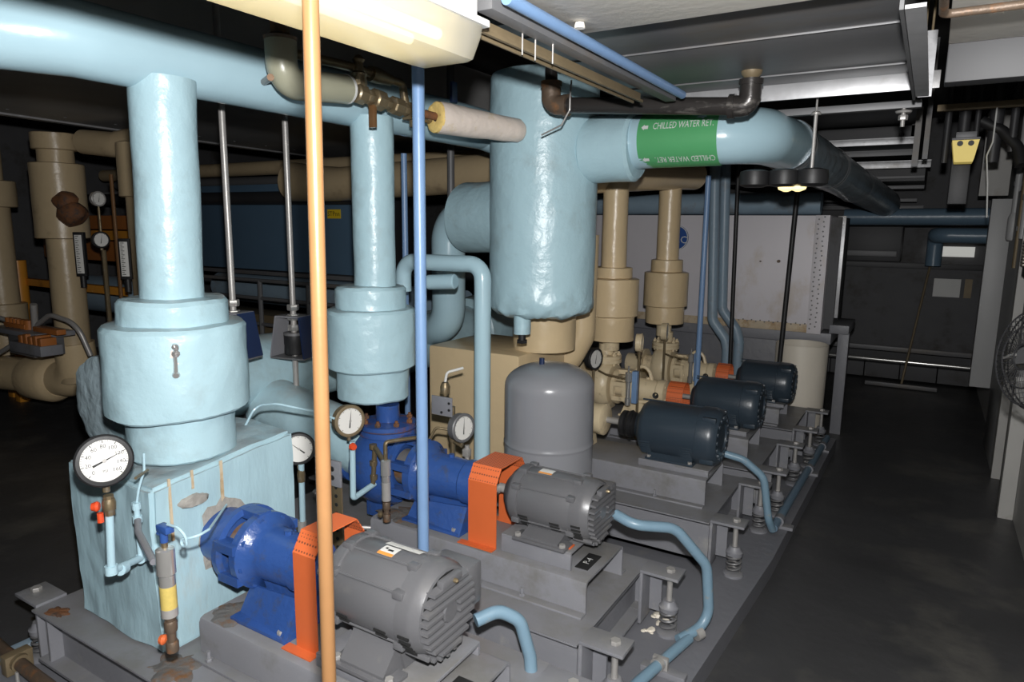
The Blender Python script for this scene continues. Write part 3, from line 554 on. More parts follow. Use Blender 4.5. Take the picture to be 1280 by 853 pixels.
MB().tube([(gx - .02, 1.60, 2.19), (gx - .02, 1.90, 2.20), (gx - .02, 2.16, 2.19), (gx - .01, 2.17, 2.10)], .016, bend=.02, seg=14).lathe([(.028, 0), (.03, .03), (.022, .1), (.022, .11)], (gx - .02, 1.98, 2.195), (0, 1, -.04), 12).build('bypass_line', 'brass', t)
MB().cyl((gx, 2.20, 2.09), (gx, 2.20, 2.03), .016, seg=10).box(gx - .022, gx + .022, 2.16, 2.27, 2.055, 2.064).build('drain_tee', 'brass', t)
MB().cyl((xe(2.2), 2.20, ze(2.2)), (xe(2.36), 2.36, ze(2.36)), .016, seg=14).build('copper_tail', 'rust', t)
MB().box(gx - .014, gx + .014, 1.96, 1.975, 2.0, 2.08, .002).build('valve_tag', 'copper', t)
b = MB().lathe([(.016, .004), (.05, -.002), (.061, .002), (.062, .012)], (-1.763, 2.29, 2.078), (.144, .44, -.012), 30, False, False); b.jit(.003, 60); b.build('fibreglass_end', 'fiber', t, 'yellow cut end of the fibreglass lagging')
b = MB().lathe([(.063, 0)] + [(.064 - .0012 * k, .04 * k) for k in range(1, 11)] + [(.052, .435), (.042, .455)], (-1.760, 2.297, 2.078), (.144, .44, -.012), 32, False); b.jit(.004, 14); b.build('white_lagging', 'wrap', t, 'white wrapped lagging with a yellow seam')
tag(MB().cyl((-1.94, 1.60, 2.11), (-1.80, 1.51, 2.095), .011, seg=10).build('copper_stub', 'copper'), 'stubby copper pipe end beside the greige elbow', 'pipe')
tag(MB().box(-1.93, -1.915, 2.62, 2.66, 2.20, 2.29, .003, ).build('blue_card', 'dkblue'), 'small dark blue card tucked high behind the white lagging', 'card')

# fluorescent fixture
LZ = 1.973; xc = -.892
t = thing('fluorescent_lamp', 'long fluorescent lamp with a milky cover, lit', 'lamp', (xc, .6, LZ))
y0, y1 = .0, 1.205
prof = [(-.092, .066), (-.089, .048), (-.068, .004), (-.055, 0), (.055, 0), (.068, .004), (.089, .048), (.092, .066)]
b = MB(); vs = []; ysn = [(y0, 1.0), (y1 - .04, 1.0), (y1 - .010, .985), (y1, .93)]
for y, k in ysn:
    for x, z in prof: vs.append((xc + x * k, y, LZ + .066 - (.066 - z) * (k if k < 1 else 1)))
n = len(prof); fs = []
for i in range(len(ysn) - 1):
    for k in range(n - 1): fs.append((i * n + k, i * n + k + 1, (i + 1) * n + k + 1, (i + 1) * n + k))
fs.append(tuple(range((len(ysn) - 1) * n, len(ysn) * n))); b.add(vs, fs); b.build('cover', 'cover', t, 'milky plastic cover')
MB().box(xc - .098, xc + .098, y0 - .02, y1 + .010, LZ + .066, LZ + .080, .003).box(xc - .075, xc + .075, y0, y1, LZ + .078, LZ + .125, .005).build('housing', 'white', t)
MB().box(xc + .065, xc + .088, y1 - .09, y1 - .045, LZ + .06, LZ + .13, .002).build('latch', 'barrel', t)
for x in (-.035, .035): MB().cyl((xc + x, y0 + .03, LZ + .042), (xc + x, y1 - .08, LZ + .042), .011, seg=14).build('tube', 'tube', t)
MB().cyl((xc, .4, LZ + .12), (xc, .4, 2.13), .006, seg=8).cyl((xc, 1.0, LZ + .12), (xc, 1.0, 2.13), .006, seg=8).each('hanger', 'steel', t)

# grey expansion tank
b = MB(); R0 = .205
t = thing('expansion_tank', 'upright grey domed tank in the middle behind the second motor', 'tank', (-1.43, 2.70, .09))
pr = [(.12, .11), (R0 - .02, .13), (R0, .17), (R0, .19), (R0, .30), (R0, .60), (R0, .655), (R0, .66), (R0 + .003, .665), (R0 + .003, .67), (R0, .675), (R0, .69), (R0, .80), (R0, .91), (R0, .925)]
pr += [(R0 * math.cos(a * PI / 24) ** .92, .93 + .105 * math.sin(a * PI / 24)) for a in range(1, 12)] + [(.002, 1.035)]
b.lathe(pr, (-1.43, 2.70, 0), seg=72, c1=False); b.build('shell', 'tank', t)
MB().lathe([(.16, .09), (.165, .10), (.17, .16)], (-1.43, 2.70, 0), seg=40).build('skirt', 'tank', t)
MB().cyl((-1.45, 2.66, 1.03), (-1.45, 2.66, 1.06), .012, seg=10).build('valve_cap', 'dkblue', t)

# hanger rods with spring boxes
def hanger(x, y, zt, zbox, zlow, label):
    t = thing('spring_hanger', label, 'hanger', (x, y, zlow), 'rod and spring hangers')
    MB().cyl((x, y, zlow), (x, y, zt), .0135, seg=12).build('rod', 'steel', t)
    b = MB()
    for z in (zbox + .215, zbox + .17, zbox + .12): hexnut(b, (x, y, z), (0, 0, 1), .027, .028)
    b.each('nut', 'chrome', t)
    MB().lathe([(.044, .0), (.047, .01), (.045, .045), (.047, .05), (.047, .09)], (x, y, zbox + .01), seg=24).build('rubber_cup', 'black', t)
    MB().cyl((x, y, zbox + .10), (x, y, zbox + .112), .048, seg=24).build('cup_plate', 'duct', t)
    e = Vector((.978, .208, 0)); f = Vector((-.208, .978, 0)); c = Vector((x, y, 0))
    for s, m in ((-1, 'greyd'), (1, 'dkblue')):
        vs = [c + e * s * .060 - f * .05 + Vector((0, 0, zbox + .19)), c + e * s * .060 + f * .05 + Vector((0, 0, zbox + .19)), c + e * s * .088 + f * .06 + Vector((0, 0, zbox)), c + e * s * .088 - f * .06 + Vector((0, 0, zbox))]
        vs2 = [p + e * s * .006 for p in vs]
        MB().add(vs + vs2, [(0, 1, 2, 3), (7, 6, 5, 4), (0, 4, 5, 1), (1, 5, 6, 2), (2, 6, 7, 3), (3, 7, 4, 0)]).build('side_plate', m, t)
    Rm = Matrix.Translation((x, y, 0)) @ Matrix.Rotation(math.atan2(.208, .978), 4, 'Z')
    MB().box(-.092, .092, -.06, .06, zbox - .008, zbox, .002, Rm).build('bottom_plate', 'duct', t)
    MB().box(-.065, .065, -.05, .05, zbox + .184, zbox + .192, .002, Rm).build('top_plate', 'greyd', t)
    return t
hanger(-2.50, 1.845, 2.85, 1.085, 1.08, 'steel rod with a spring hanger box, half hidden by the big valve cover')
hanger(-2.50, 2.165, 2.85, 1.035, .72, 'steel rod with a spring hanger box just left of the copper pipe')
t = thing('support_channel', 'grey channel under the large horizontal blue pipe', 'support', (-2.5, 2.17, .70))
MB().box(-3.05, -2.30, 2.09, 2.25, .735, .742, .002).box(-3.05, -2.30, 2.09, 2.10, .68, .735).build('channel', 'greyd', t)
tag(MB().tube([(-2.05, 1.52, .905), (-2.07, 1.60, .985), (-1.98, 1.62, 1.0), (-1.90, 1.72, .96), (-1.86, 1.83, .90)], .0045, bend=.04, seg=10).build('thin_cable', 'jacket_smooth'), 'thin pale cable arching from the blue block towards the copper pipe', 'cable')

# ------------------------------------------------------------------ pump skids
def skid(y0, hw, x0, x1, zt, label, group, open_near=False):
    t = thing('pump_base', label, 'base', ((x0 + x1) / 2, y0, .09), group)
    zb = .145
    for s in (-1, 1):      # long C-channels
        y = y0 + s * hw; yw = y - s * (.055 if open_near and s < 0 else 0)
        b = MB(); b.box(x0 + (.001 if open_near else 0), x1, min(yw, yw - s * .012), max(yw, yw - s * .012), zb, zt, .0)
        b.box(x0, x1, min(y - s * .07, y), max(y - s * .07, y), zb, zb + .01); b.box(x0, x1, min(y - s * .07, y), max(y - s * .07, y), zt - .01, zt)
        b.build('side_channel', 'greyd', t)
    for s, x in ((-1, x0), (1, x1)):
        b = MB(); xi = x - s * .06; b.box(min(x, x - s * .012) - s * .05, max(x, x - s * .012) - s * .05, y0 - hw + .0125, y0 + hw - .0125, zb, zt)
        b.box(min(xi, x), max(xi, x), y0 - hw + .0125, y0 + hw - .0125, zb, zb + .009); b.box(min(xi, x), max(xi, x), y0 - hw + .0125, y0 + hw - .0125, zt - .010, zt); b.build('end_channel', 'greyd', t)
    MB().box(x0 + .0, x1 - .0, y0 - hw - .004, y0 + hw + .004, zt - .004, zt + .003).build('deck', 'grey', t)
    for s in (-1, 1):
        for e, x in ((-1, x0), (1, x1)):
            yb = y0 + s * (hw - .06)
            b = MB(); xa, xb = (x, x + .15) if e > 0 else (x - .15, x)
            b.box(xa, xb, yb - .05, yb + .05, zt + .0, zt + .012, .002)
            xm = x + e * .01; b.box(min(x, x + e * .012), max(x, x + e * .012), yb - .05, yb + .05, zb - .02, zt, .001)
            b.box(min(x, x + e * .06), max(x, x + e * .06), yb + .04, yb + .05, zb, zt); br = b.build('bracket', 'greyd', t)
            xs = x + e * .105
            b = MB(); b.cyl((xs, yb, .19), (xs, yb, zt), .011, seg=12); hexnut(b, (xs, yb, zt + .012), (0, 0, 1), .018, .014); b.build('bolt', 'steel', t)
            MB().lathe([(.02, 0), (.036, .004), (.038, .02), (.03, .026), (.022, .045)], (xs, yb, .185), seg=20).build('spring_cup', 'greyd', t)
            hp = [(xs + .030 * math.cos(k * PI / 6), yb + .030 * math.sin(k * PI / 6), .107 + k * .0022) for k in range(38)]
            MB().tube(hp, .0055, seg=6).build('spring', 'duct', t)
            MB().lathe([(.045, 0), (.045, .010), (.034, .016)], (xs, yb, .09), seg=20).build('spring_foot', 'greyd', t)
    return t
GB = 'spring mounted pump bases'
skid(1.33, .34, -2.50, -.86, .335, 'nearest steel pump base, under the first blue pump', GB, True)
skid(2.13, .33, -2.50, -.835, .335, 'second steel pump base, under the second blue pump', GB)
skid(3.27, .33, -2.50, -.73, .335, 'third steel pump base, under the front navy motor', GB)
skid(4.07, .33, -2.50, -.69, .335, 'fourth steel pump base, under the middle navy motor', GB)
skid(5.0, .33, -2.50, -.66, .335, 'farthest steel pump base, under the last navy motor', GB)

def chan_base(y0, x0, x1, hw, zt, label, plate=None, zb=.338, xr=None, m='grey', cat='plinth'):
    t = thing('bed_plate', label, 'bed plate', ((x0 + x1) / 2, y0, zb), 'folded steel bed plates')
    r = .018
    prof = [(y0 - hw, zb), (y0 - hw, zt - r), (y0 - hw + r * .3, zt - r * .3), (y0 - hw + r, zt), (y0 + hw - r, zt), (y0 + hw - r * .3, zt - r * .3), (y0 + hw, zt - r), (y0 + hw, zb),
            (y0 + hw - .008, zb), (y0 + hw - .008, zt - r), (y0 + hw - r, zt - .008), (y0 - hw + r, zt - .008), (y0 - hw + .008, zt - r), (y0 - hw + .008, zb)]
    n = len(prof); vs = [(x, p[0], p[1]) for x in (x0, x1) for p in prof]
    h = 7
    fs = [(k, (k + 1) % n, (k + 1) % n + n, k + n) for k in range(n)]
    for e in (0, n):
        for a, b2, c, d in ((0, 1, 12, 13), (1, 2, 11, 12), (2, 3, 11, 11), (3, 4, 10, 11), (4, 5, 10, 10), (5, 6, 9, 10), (6, 7, 8, 9)):
            q = []; [q.append(i + e) for i in (a, b2, c, d) if i + e not in q]; fs.append(tuple(q))
    MB().add(vs, fs).build('folded_plate', m, t)
    for s in (-1, 1):
        y = y0 + s * hw; MB().box(x0 - .0, x1 + .0, min(y, y + s * .035), max(y, y + s * .035), zb, zb + .009, .002).build('foot_flange', m, t)
        for x in (x1 - .24, x1 - .85):
            b = MB(); hexnut(b, (x, y + s * .018, zb + .008), (0, 0, 1), .011, .01); b.cyl((x, y + s * .018, zb + .008), (x, y + s * .018, zb + .04), .006, seg=8); b.build('anchor_bolt', 'greyd', t)
    return t
bp1 = chan_base(1.31, -1.80, -.885, .165, .46, 'rusty folded bed plate under the nearest grey motor')
bp2 = chan_base(2.13, -1.86, -.885, .165, .46, 'folded bed plate under the second grey motor with a black tag')
bp3 = chan_base(3.27, -1.75, -.80, .165, .47, 'folded bed plate under the front navy motor')
bp4 = chan_base(4.07, -1.75, -.78, .165, .46, 'folded bed plate under the middle navy motor')
bp5 = chan_base(4.90, -1.75, -.76, .165, .45, 'folded bed plate under the farthest navy motor')
for bp, y in ((bp1, 1.31), (bp2, 2.13)):
    t_ = MB().box(-.965, -.915, y - .11 + .02, y + .03, .4605, .4635, .001).build('number_tag', 'ink_shade', bp, 'small black tag with pale characters')
    tb = MB(); add_text(tb, 'P-5' if y < 2 else 'P-4', .034, (-.94, y - .03, .4645), (0, 1, 0), (-1, 0, 0)); tb.build('lettering', 'decalw', t_)
def patch_flat(cx, cy, z, rx, ry, m, nm, par, lb, seed, h=.004):
    rnd = random.Random(seed); K = 40; vs = [Vector((cx, cy, z + h))]
    for j, k_ in enumerate((.4, .8, 1.0)):
        for i in range(K):
            a = 2 * PI * i / K; d = Vector((math.cos(a), math.sin(a), 0)); q = 1 + .45 * noise.noise(d * 1.7 + Vector((seed, 0, 0))) + .25 * noise.noise(d * 6 + Vector((0, seed, 0)))
            vs.append(Vector((cx + d.x * rx * k_ * q, cy + d.y * ry * k_ * q, z + (h * (.7 + .6 * rnd.random()) if j < 2 else -.001))))
    fs = [(0, 1 + i, 1 + (i + 1) % K) for i in range(K)] + [(1 + j * K + i, 1 + (j + 1) * K + i, 1 + (j + 1) * K + (i + 1) % K, 1 + j * K + (i + 1) % K) for j in range(2) for i in range(K)]
    return MB().add(vs, fs).build(nm, m, par, lb)
patch_flat(-1.72, 1.22, .4605, .10, .07, 'rustpatch', 'rust_scale', bp1, 'flaky rust and grime', 3)
patch_flat(-1.72, 2.06, .4605, .13, .08, 'rustpatch', 'rust_scale', bp2, 'flaky rust and grime', 5)
# motor riser blocks
def riser_block(y0, x0, x1, hw, z0, z1, label, g):
    t = chan_base(y0, x0, x1, hw, z1, label, zb=z0)
    return t
def open_block(y0, x0, x1, hw, z0, z1, label):
    t = thing('motor_pedestal', label, 'pedestal', ((x0 + x1) / 2, y0, z0), 'pedestals under the motors')
    MB().box(x0, x1, y0 - hw, y0 + hw, z1 - .012, z1, .003).build('top_plate', 'grey', t)
    for s in (-1, 1): MB().box(x0, x1, y0 + s * hw - (0 if s < 0 else .012), y0 + s * hw + (.012 if s < 0 else 0), z0, z1 - .01, .002).build('side_plate', 'greyd', t)
    return t
open_block(1.31, -1.32, -.97, .14, .461, .50, 'low pedestal under the nearest grey motor')
open_block(2.15, -1.25, -.965, .145, .461, .53, 'pedestal under the second grey motor with orange paint marks')
open_block(3.27, -1.15, -.80, .13, .471, .505, 'pedestal under the front navy motor')
open_block(4.07, -1.10, -.80, .13, .461, .49, 'pedestal under the middle navy motor')
open_block(4.90, -1.02, -.74, .13, .451, .475, 'pedestal under the farthest navy motor')

# ------------------------------------------------------------------ motors
def grey_motor(x0, x1, y, z, r, zb, label, lab2):
    t = thing('electric_motor', label, 'motor', ((x0 + x1) / 2, y, zb), 'grey electric motors'); m = 'motor'; ax = (1, 0, 0); L = x1 - x0; o = (x0, y, z)
    fb = .20 * L; rb = .22 * L
    MB().lathe([(r * .93, fb - .005), (r * .95, fb), (r * .95, L - rb), (r * .93, L - rb + .005)], o, ax, 56).build('stator_frame', m, t)
    MB().lathe([(r * .40, 0), (r * .55, .004), (r * .62, .012), (r * .80, fb * .35), (r * .97, fb * .62), (r, fb * .7), (r, fb + .006), (r * .955, fb + .008)], o, ax, 24).build('front_bell', m, t)
    k = L - rb
    rbell = MB().lathe([(r * .955, k - .008), (r * 1.0, k - .006), (r * 1.0, k + rb * .35), (r * .985, k + rb * .5), (r * .90, L - .022), (r * .84, L - .02), (r * .80, L - .024)], o, ax, 24).build('rear_bell', m, t)
    MB().lathe([(r * .24, 0), (r * .24, .008), (r * .21, .011)], (x1 - .016, y, z), ax, 28).build('end_boss', m, t)
    MB().cyl((x1 - .030, y, z), (x1 - .0215, y, z), r * .86, seg=40).build('slat_shade_disc', 'ink_shade', rbell)  # black disc added to paint shade into the gaps between slats
    n = 9      # louvre slats across the rear end
    for i in range(n):
        zz = (-.80 + 1.42 * i / (n - 1)) * r; half = math.sqrt(max(0, (r * .88) ** 2 - zz * zz))
        for s in ((-1, 1) if abs(zz) < r * .26 else (0,)):
            if s: ya, yb = (y - half, y - r * .25) if s < 0 else (y + r * .25, y + half)
            else: ya, yb = y - half, y + half
            h = r * .055; zc = z + zz
            MB().add([(x1 - .024, ya, zc + h), (x1 - .024, yb, zc + h), (x1, yb - .004, zc + h * .2), (x1, ya + .004, zc + h * .2), (x1 - .024, ya, zc - h * .6), (x1 - .024, yb, zc - h * .6), (x1, yb - .004, zc - h), (x1, ya + .004, zc - h)],
                     [(0, 1, 2, 3), (7, 6, 5, 4), (3, 2, 6, 7), (0, 3, 7, 4), (1, 5, 6, 2), (0, 4, 5, 1)]).build('louvre_slat', m, rbell)
    MB().box(x1 - .02, x1 + .002, y - r * .34, y + r * .34, z + r * .60, z + r * .80, .006).build('grease_cover', m, rbell)
    MB().lathe([(.006, 0), (.006, .01), (.003, .014)], (x1, y + .005, z + r * .70), ax, 8).build('grease_nipple', 'brass', rbell)
    vb = MB()      # ventilation slots low on both sides
    for s in (-1, 1):
        for xs in (fb * 1.15, k - .085):
            for i in range(4):
                a = -.42 - i * .145; yy = y + s * math.cos(a) * r * .955; zz = z + math.sin(a) * r * .955
                vb.box(x0 + xs, x0 + xs + .038, yy - .003, yy + .003, zz - .0035, zz + .0035)
        for i in range(5):
            a = -.25 - i * .14; yy = y + s * math.cos(a) * r * 1.0; zz = z + math.sin(a) * r * 1.0
            vb.box(x1 - rb + .005, x1 - rb + .04, yy - .003, yy + .003, zz - .0035, zz + .0035)
    vb.each('ventilation_slot', 'ink_shade', t)
    bb = MB()      # lugs and through bolts
    for a in (.6, 2.54, -.62, -2.52, 1.9, 1.2):
        yy, zz = y + math.cos(a) * r * .985, z + math.sin(a) * r * .985
        for xs in (x0 + fb, x1 - rb - .004): bb.box(xs - .016, xs + .016, yy - .012, yy + .012, zz - .010, zz + .010, .004)
        yy, zz = y + math.cos(a) * r * .97, z + math.sin(a) * r * .97; bb.cyl((x0 + fb, yy, zz), (x1 - rb, yy, zz), .0035, seg=6)
    for i in range(7):
        a = -PI * .5 + (i - 3) * .24; yy, zz = y + math.cos(a) * r * .99, z + math.sin(a) * r * .99; bb.box(x1 - rb, x1 - .012, yy - .006, yy + .006, zz - .008, zz + .004, .002)
    bb.each('lug', m, t)
    f = MB()
    for s in (-1, 1):
        f.prism([(y + s * .05, z - r * .80), (y + s * r * .62, z - r * .70), (y + s * .135, zb + .02), (y + s * .135, zb), (y + s * .06, zb)][::s], 'x', x0 + L * .32, x0 + L * .70)
        f.box(x0 + L * .24, x0 + L * .78, y + min(s * .075, s * .148), y + max(s * .075, s * .148), zb, zb + .012, .003)
    f.prism([(y - .06, zb + .005), (y + .06, zb + .005), (y + .08, z - r * .7), (y - .08, z - r * .7)], 'x', x0 + L * .30, x0 + L * .72); f.build('feet', m, t)
    for s in (-1, 1):
        for xs in (.28, .74):
            b = MB(); hexnut(b, (x0 + L * xs, y + s * .13, zb + .012), (0, 0, 1), .012, .012); b.build('foot_bolt', 'steel', t)
    MB().box(x0 + L * .62, x0 + L * .95, y + r * .80, y + r * 1.35, z - r * .45, z + r * .55, .012).build('terminal_box', m, t)
    def patch(nm, mt, u0, u1, a0, a1, lb=None, dr=.003):
        vs = [(x0 + L * u, y - math.sin(a) * (r * .95 + dr), z + math.cos(a) * (r * .95 + dr)) for u in (u0, u1) for a in [a0 + (a1 - a0) * i / 6 for i in range(7)]]
        return MB().add(vs, [(i, i + 1, i + 8, i + 7) for i in range(6)]).build(nm, mt, t, lb)
    if lab2 == 1:
        patch('rating_plate', 'dial', .40, .70, -.42, -.12, 'long white label on top'); patch('paper_label', 'dial', .43, .56, -.07, .28, 'white label with an orange end'); patch('orange_label_end', 'orlab', .43, .56, .19, .282, None, .0038)
        patch('label_mark', 'ink_shade', .485, .53, .06, .12, None, .0038); patch('label_mark', 'ink_shade', .455, .475, .02, .08, None, .0038)
    else:
        patch('paper_label', 'dial', .34, .48, -.1, .28, 'white label with an orange end'); patch('orange_label_end', 'orlab', .34, .48, .19, .282, None, .0038)
    MB().cyl((x0 - .05, y, z), (x0 + .01, y, z), .018, seg=16).build('shaft', 'steel', t)
    return t
grey_motor(-1.35, -.955, 1.30, .672, .123, .50, 'nearest grey motor with louvred end and a long white label', 1)
grey_motor(-1.285, -.895, 2.13, .648, .113, .53, 'second grey motor, scuffed, before the grey tank', 2)
tag(MB().box(-1.02, -.975, 2.02, 2.06, .531, .535, .002).build('orange_shim', 'orange'), 'orange painted shim under the foot of the second grey motor', 'shim')
def navy_motor(x0, x1, y, z, r, zb, label):
    t = thing('electric_motor', label, 'motor', ((x0 + x1) / 2, y, zb), 'navy electric motors'); m = 'navy'; ax = (1, 0, 0); L = x1 - x0; o = (x0, y, z)
    MB().lathe([(r * .35, .0), (r * .5, .004), (r * .60, .02), (r * .86, .035), (r * .97, .055), (r, .07), (r, L - .10)], o, ax, 48).build('stator_frame', m, t)
    MB().lathe([(r * 1.0, L - .10), (r * 1.035, L - .098), (r * 1.035, L - .04), (r * .98, L - .015), (r * .86, L), (r * .5, L + .004), (r * .48, L - .004), (.001, L - .004)], o, ax, 48).build('rear_bell', m, t)
    MB().box(x0 + .02, x1 - .02, y - .004, y + .004, z + r - .004, z + r + .003).build('seam', m, t)
    vb = MB()
    for s in (-1, 1):
        for xs in (.055, L - .17):
            for i in range(7):
                a = -.30 - i * .10; yy = y + s * math.cos(a) * r; zz = z + math.sin(a) * r; vb.box(x0 + xs, x0 + xs + .055, yy - .004, yy + .004, zz - .0035, zz + .0035, .001)
    vb.each('ventilation_louvre', m, t)
    bb = MB()
    for k in range(16):
        a = 2 * PI * k / 16; yy, zz = y + math.cos(a) * r * .72, z + math.sin(a) * r * .72; bb.cyl((x1 - .01, yy, zz), (x1 + .006, yy, zz), .012, seg=8)
    for a in (.8, -.7, 2.3, -2.4): yy, zz = y + math.cos(a) * r * 1.02, z + math.sin(a) * r * 1.02; bb.box(x1 - .075, x1 - .01, yy - .012, yy + .012, zz - .012, zz + .012, .004)
    bb.each('rear_boss', m, t)
    f = MB()
    for s in (-1, 1): f.prism([(y + s * .04, z - r * .85), (y + s * r * .7, z - r * .72), (y + s * .12, zb + .015), (y + s * .12, zb), (y + s * .04, zb)][::s], 'x', x0 + L * .22, x0 + L * .74)
    f.box(x0 + L * .2, x0 + L * .76, y - .125, y + .125, zb, zb + .012, .003); f.build('feet', m, t)
    for s in (-1, 1):
        for xs in (.24, .72): b = MB(); hexnut(b, (x0 + L * xs, y + s * .115, zb + .01), (0, 0, 1), .011, .012); b.build('foot_bolt', 'steel', t)
    MB().cyl((x0 - .09, y, z), (x0 + .01, y, z), .016, seg=14).build('shaft', 'steel', t)
    MB().box(x0 + L * .3, x0 + L * .6, y + r * .85, y + r * 1.3, z - r * .4, z + r * .4, .01).build('terminal_box', m, t)
    return t
navy_motor(-1.205, -.775, 3.27, .638, .140, .505, 'navy blue motor nearest the camera, beside the black coupling')
navy_motor(-1.16, -.75, 4.07, .618, .138, .49, 'navy blue motor in the middle of the three')
navy_motor(-1.085, -.705, 4.90, .598, .138, .475, 'farthest navy blue motor, before the cream barrel')
t = thing('shaft_coupling', 'black rubber shaft coupling left of the front navy motor', 'coupling', (-1.25, 3.27, .55))
MB().lathe([(.02, 0), (.05, .006), (.065, .016), (.066, .035), (.052, .042), (.068, .05), (.072, .062), (.058, .072), (.064, .08), (.05, .092), (.02, .10)], (-1.305, 3.27, .635), (1, 0, 0), 32).build('tyre', 'black', t)
MB().cyl((-1.38, 3.27, .635), (-1.20, 3.27, .635), .017, seg=14).build('shaft', 'steel', t)

# ------------------------------------------------------------------ coupling guards
def guard(xa, xb, y, hw, zb, zt, label, round_=False):
    t = thing('coupling_guard', label, 'guard', ((xa + xb) / 2, y, zb), 'orange coupling guards')
    c = .055
    if round_: pts = [(-hw, zb), (-hw, zt - .10)] + [(-hw * math.cos(k * PI / 8), zt - .10 + .10 * math.sin(k * PI / 8)) for k in range(1, 8)] + [(hw, zt - .10), (hw, zb)]
    else: pts = [(-hw, zb), (-hw, zt - c), (-hw + c * .62, zt), (hw - c * .62, zt), (hw, zt - c), (hw, zb)]
    th = .003
    for i in range(len(pts) - 1):
        (a, z0), (b2, z1) = pts[i], pts[i + 1]; d = Vector((0, b2 - a, z1 - z0)).normalized(); nn = Vector((0, d.z, -d.y)) * th
        top = abs(d.y) > .2
        sh = .0
        q = [Vector((x, y + p, z)) for x in (xa, xb) for p, z in ((a, z0), (b2, z1))]
        mb = MB().add(q + [v + nn for v in q], [(0, 1, 3, 2), (4, 6, 7, 5), (0, 2, 6, 4), (1, 5, 7, 3), (0, 4, 5, 1), (2, 3, 7, 6)])
        mb.build('guard_top' if top else 'guard_leg', 'perf' if top or round_ else 'orange', t)
    for s in (-1, 1): MB().box(xa - .03, xb, y + s * hw - (.03 if s < 0 else -.00), y + s * hw + (.0 if s < 0 else .03), zb, zb + .004).build('foot_tab', 'orange', t)
    return t
guard(-1.43, -1.345, 1.30, .10, .461, .805, 'nearest orange coupling guard, partly behind the copper pipe')
guard(-1.395, -1.27, 2.11, .11, .461, .765, 'second orange coupling guard beside the second blue pump')
guard(-1.30, -1.20, 4.07, .085, .461, .705, 'round topped orange guard left of the middle navy motor', True)
guard(-1.22, -1.13, 4.90, .085, .451, .69, 'small round topped orange guard left of the farthest navy motor', True)

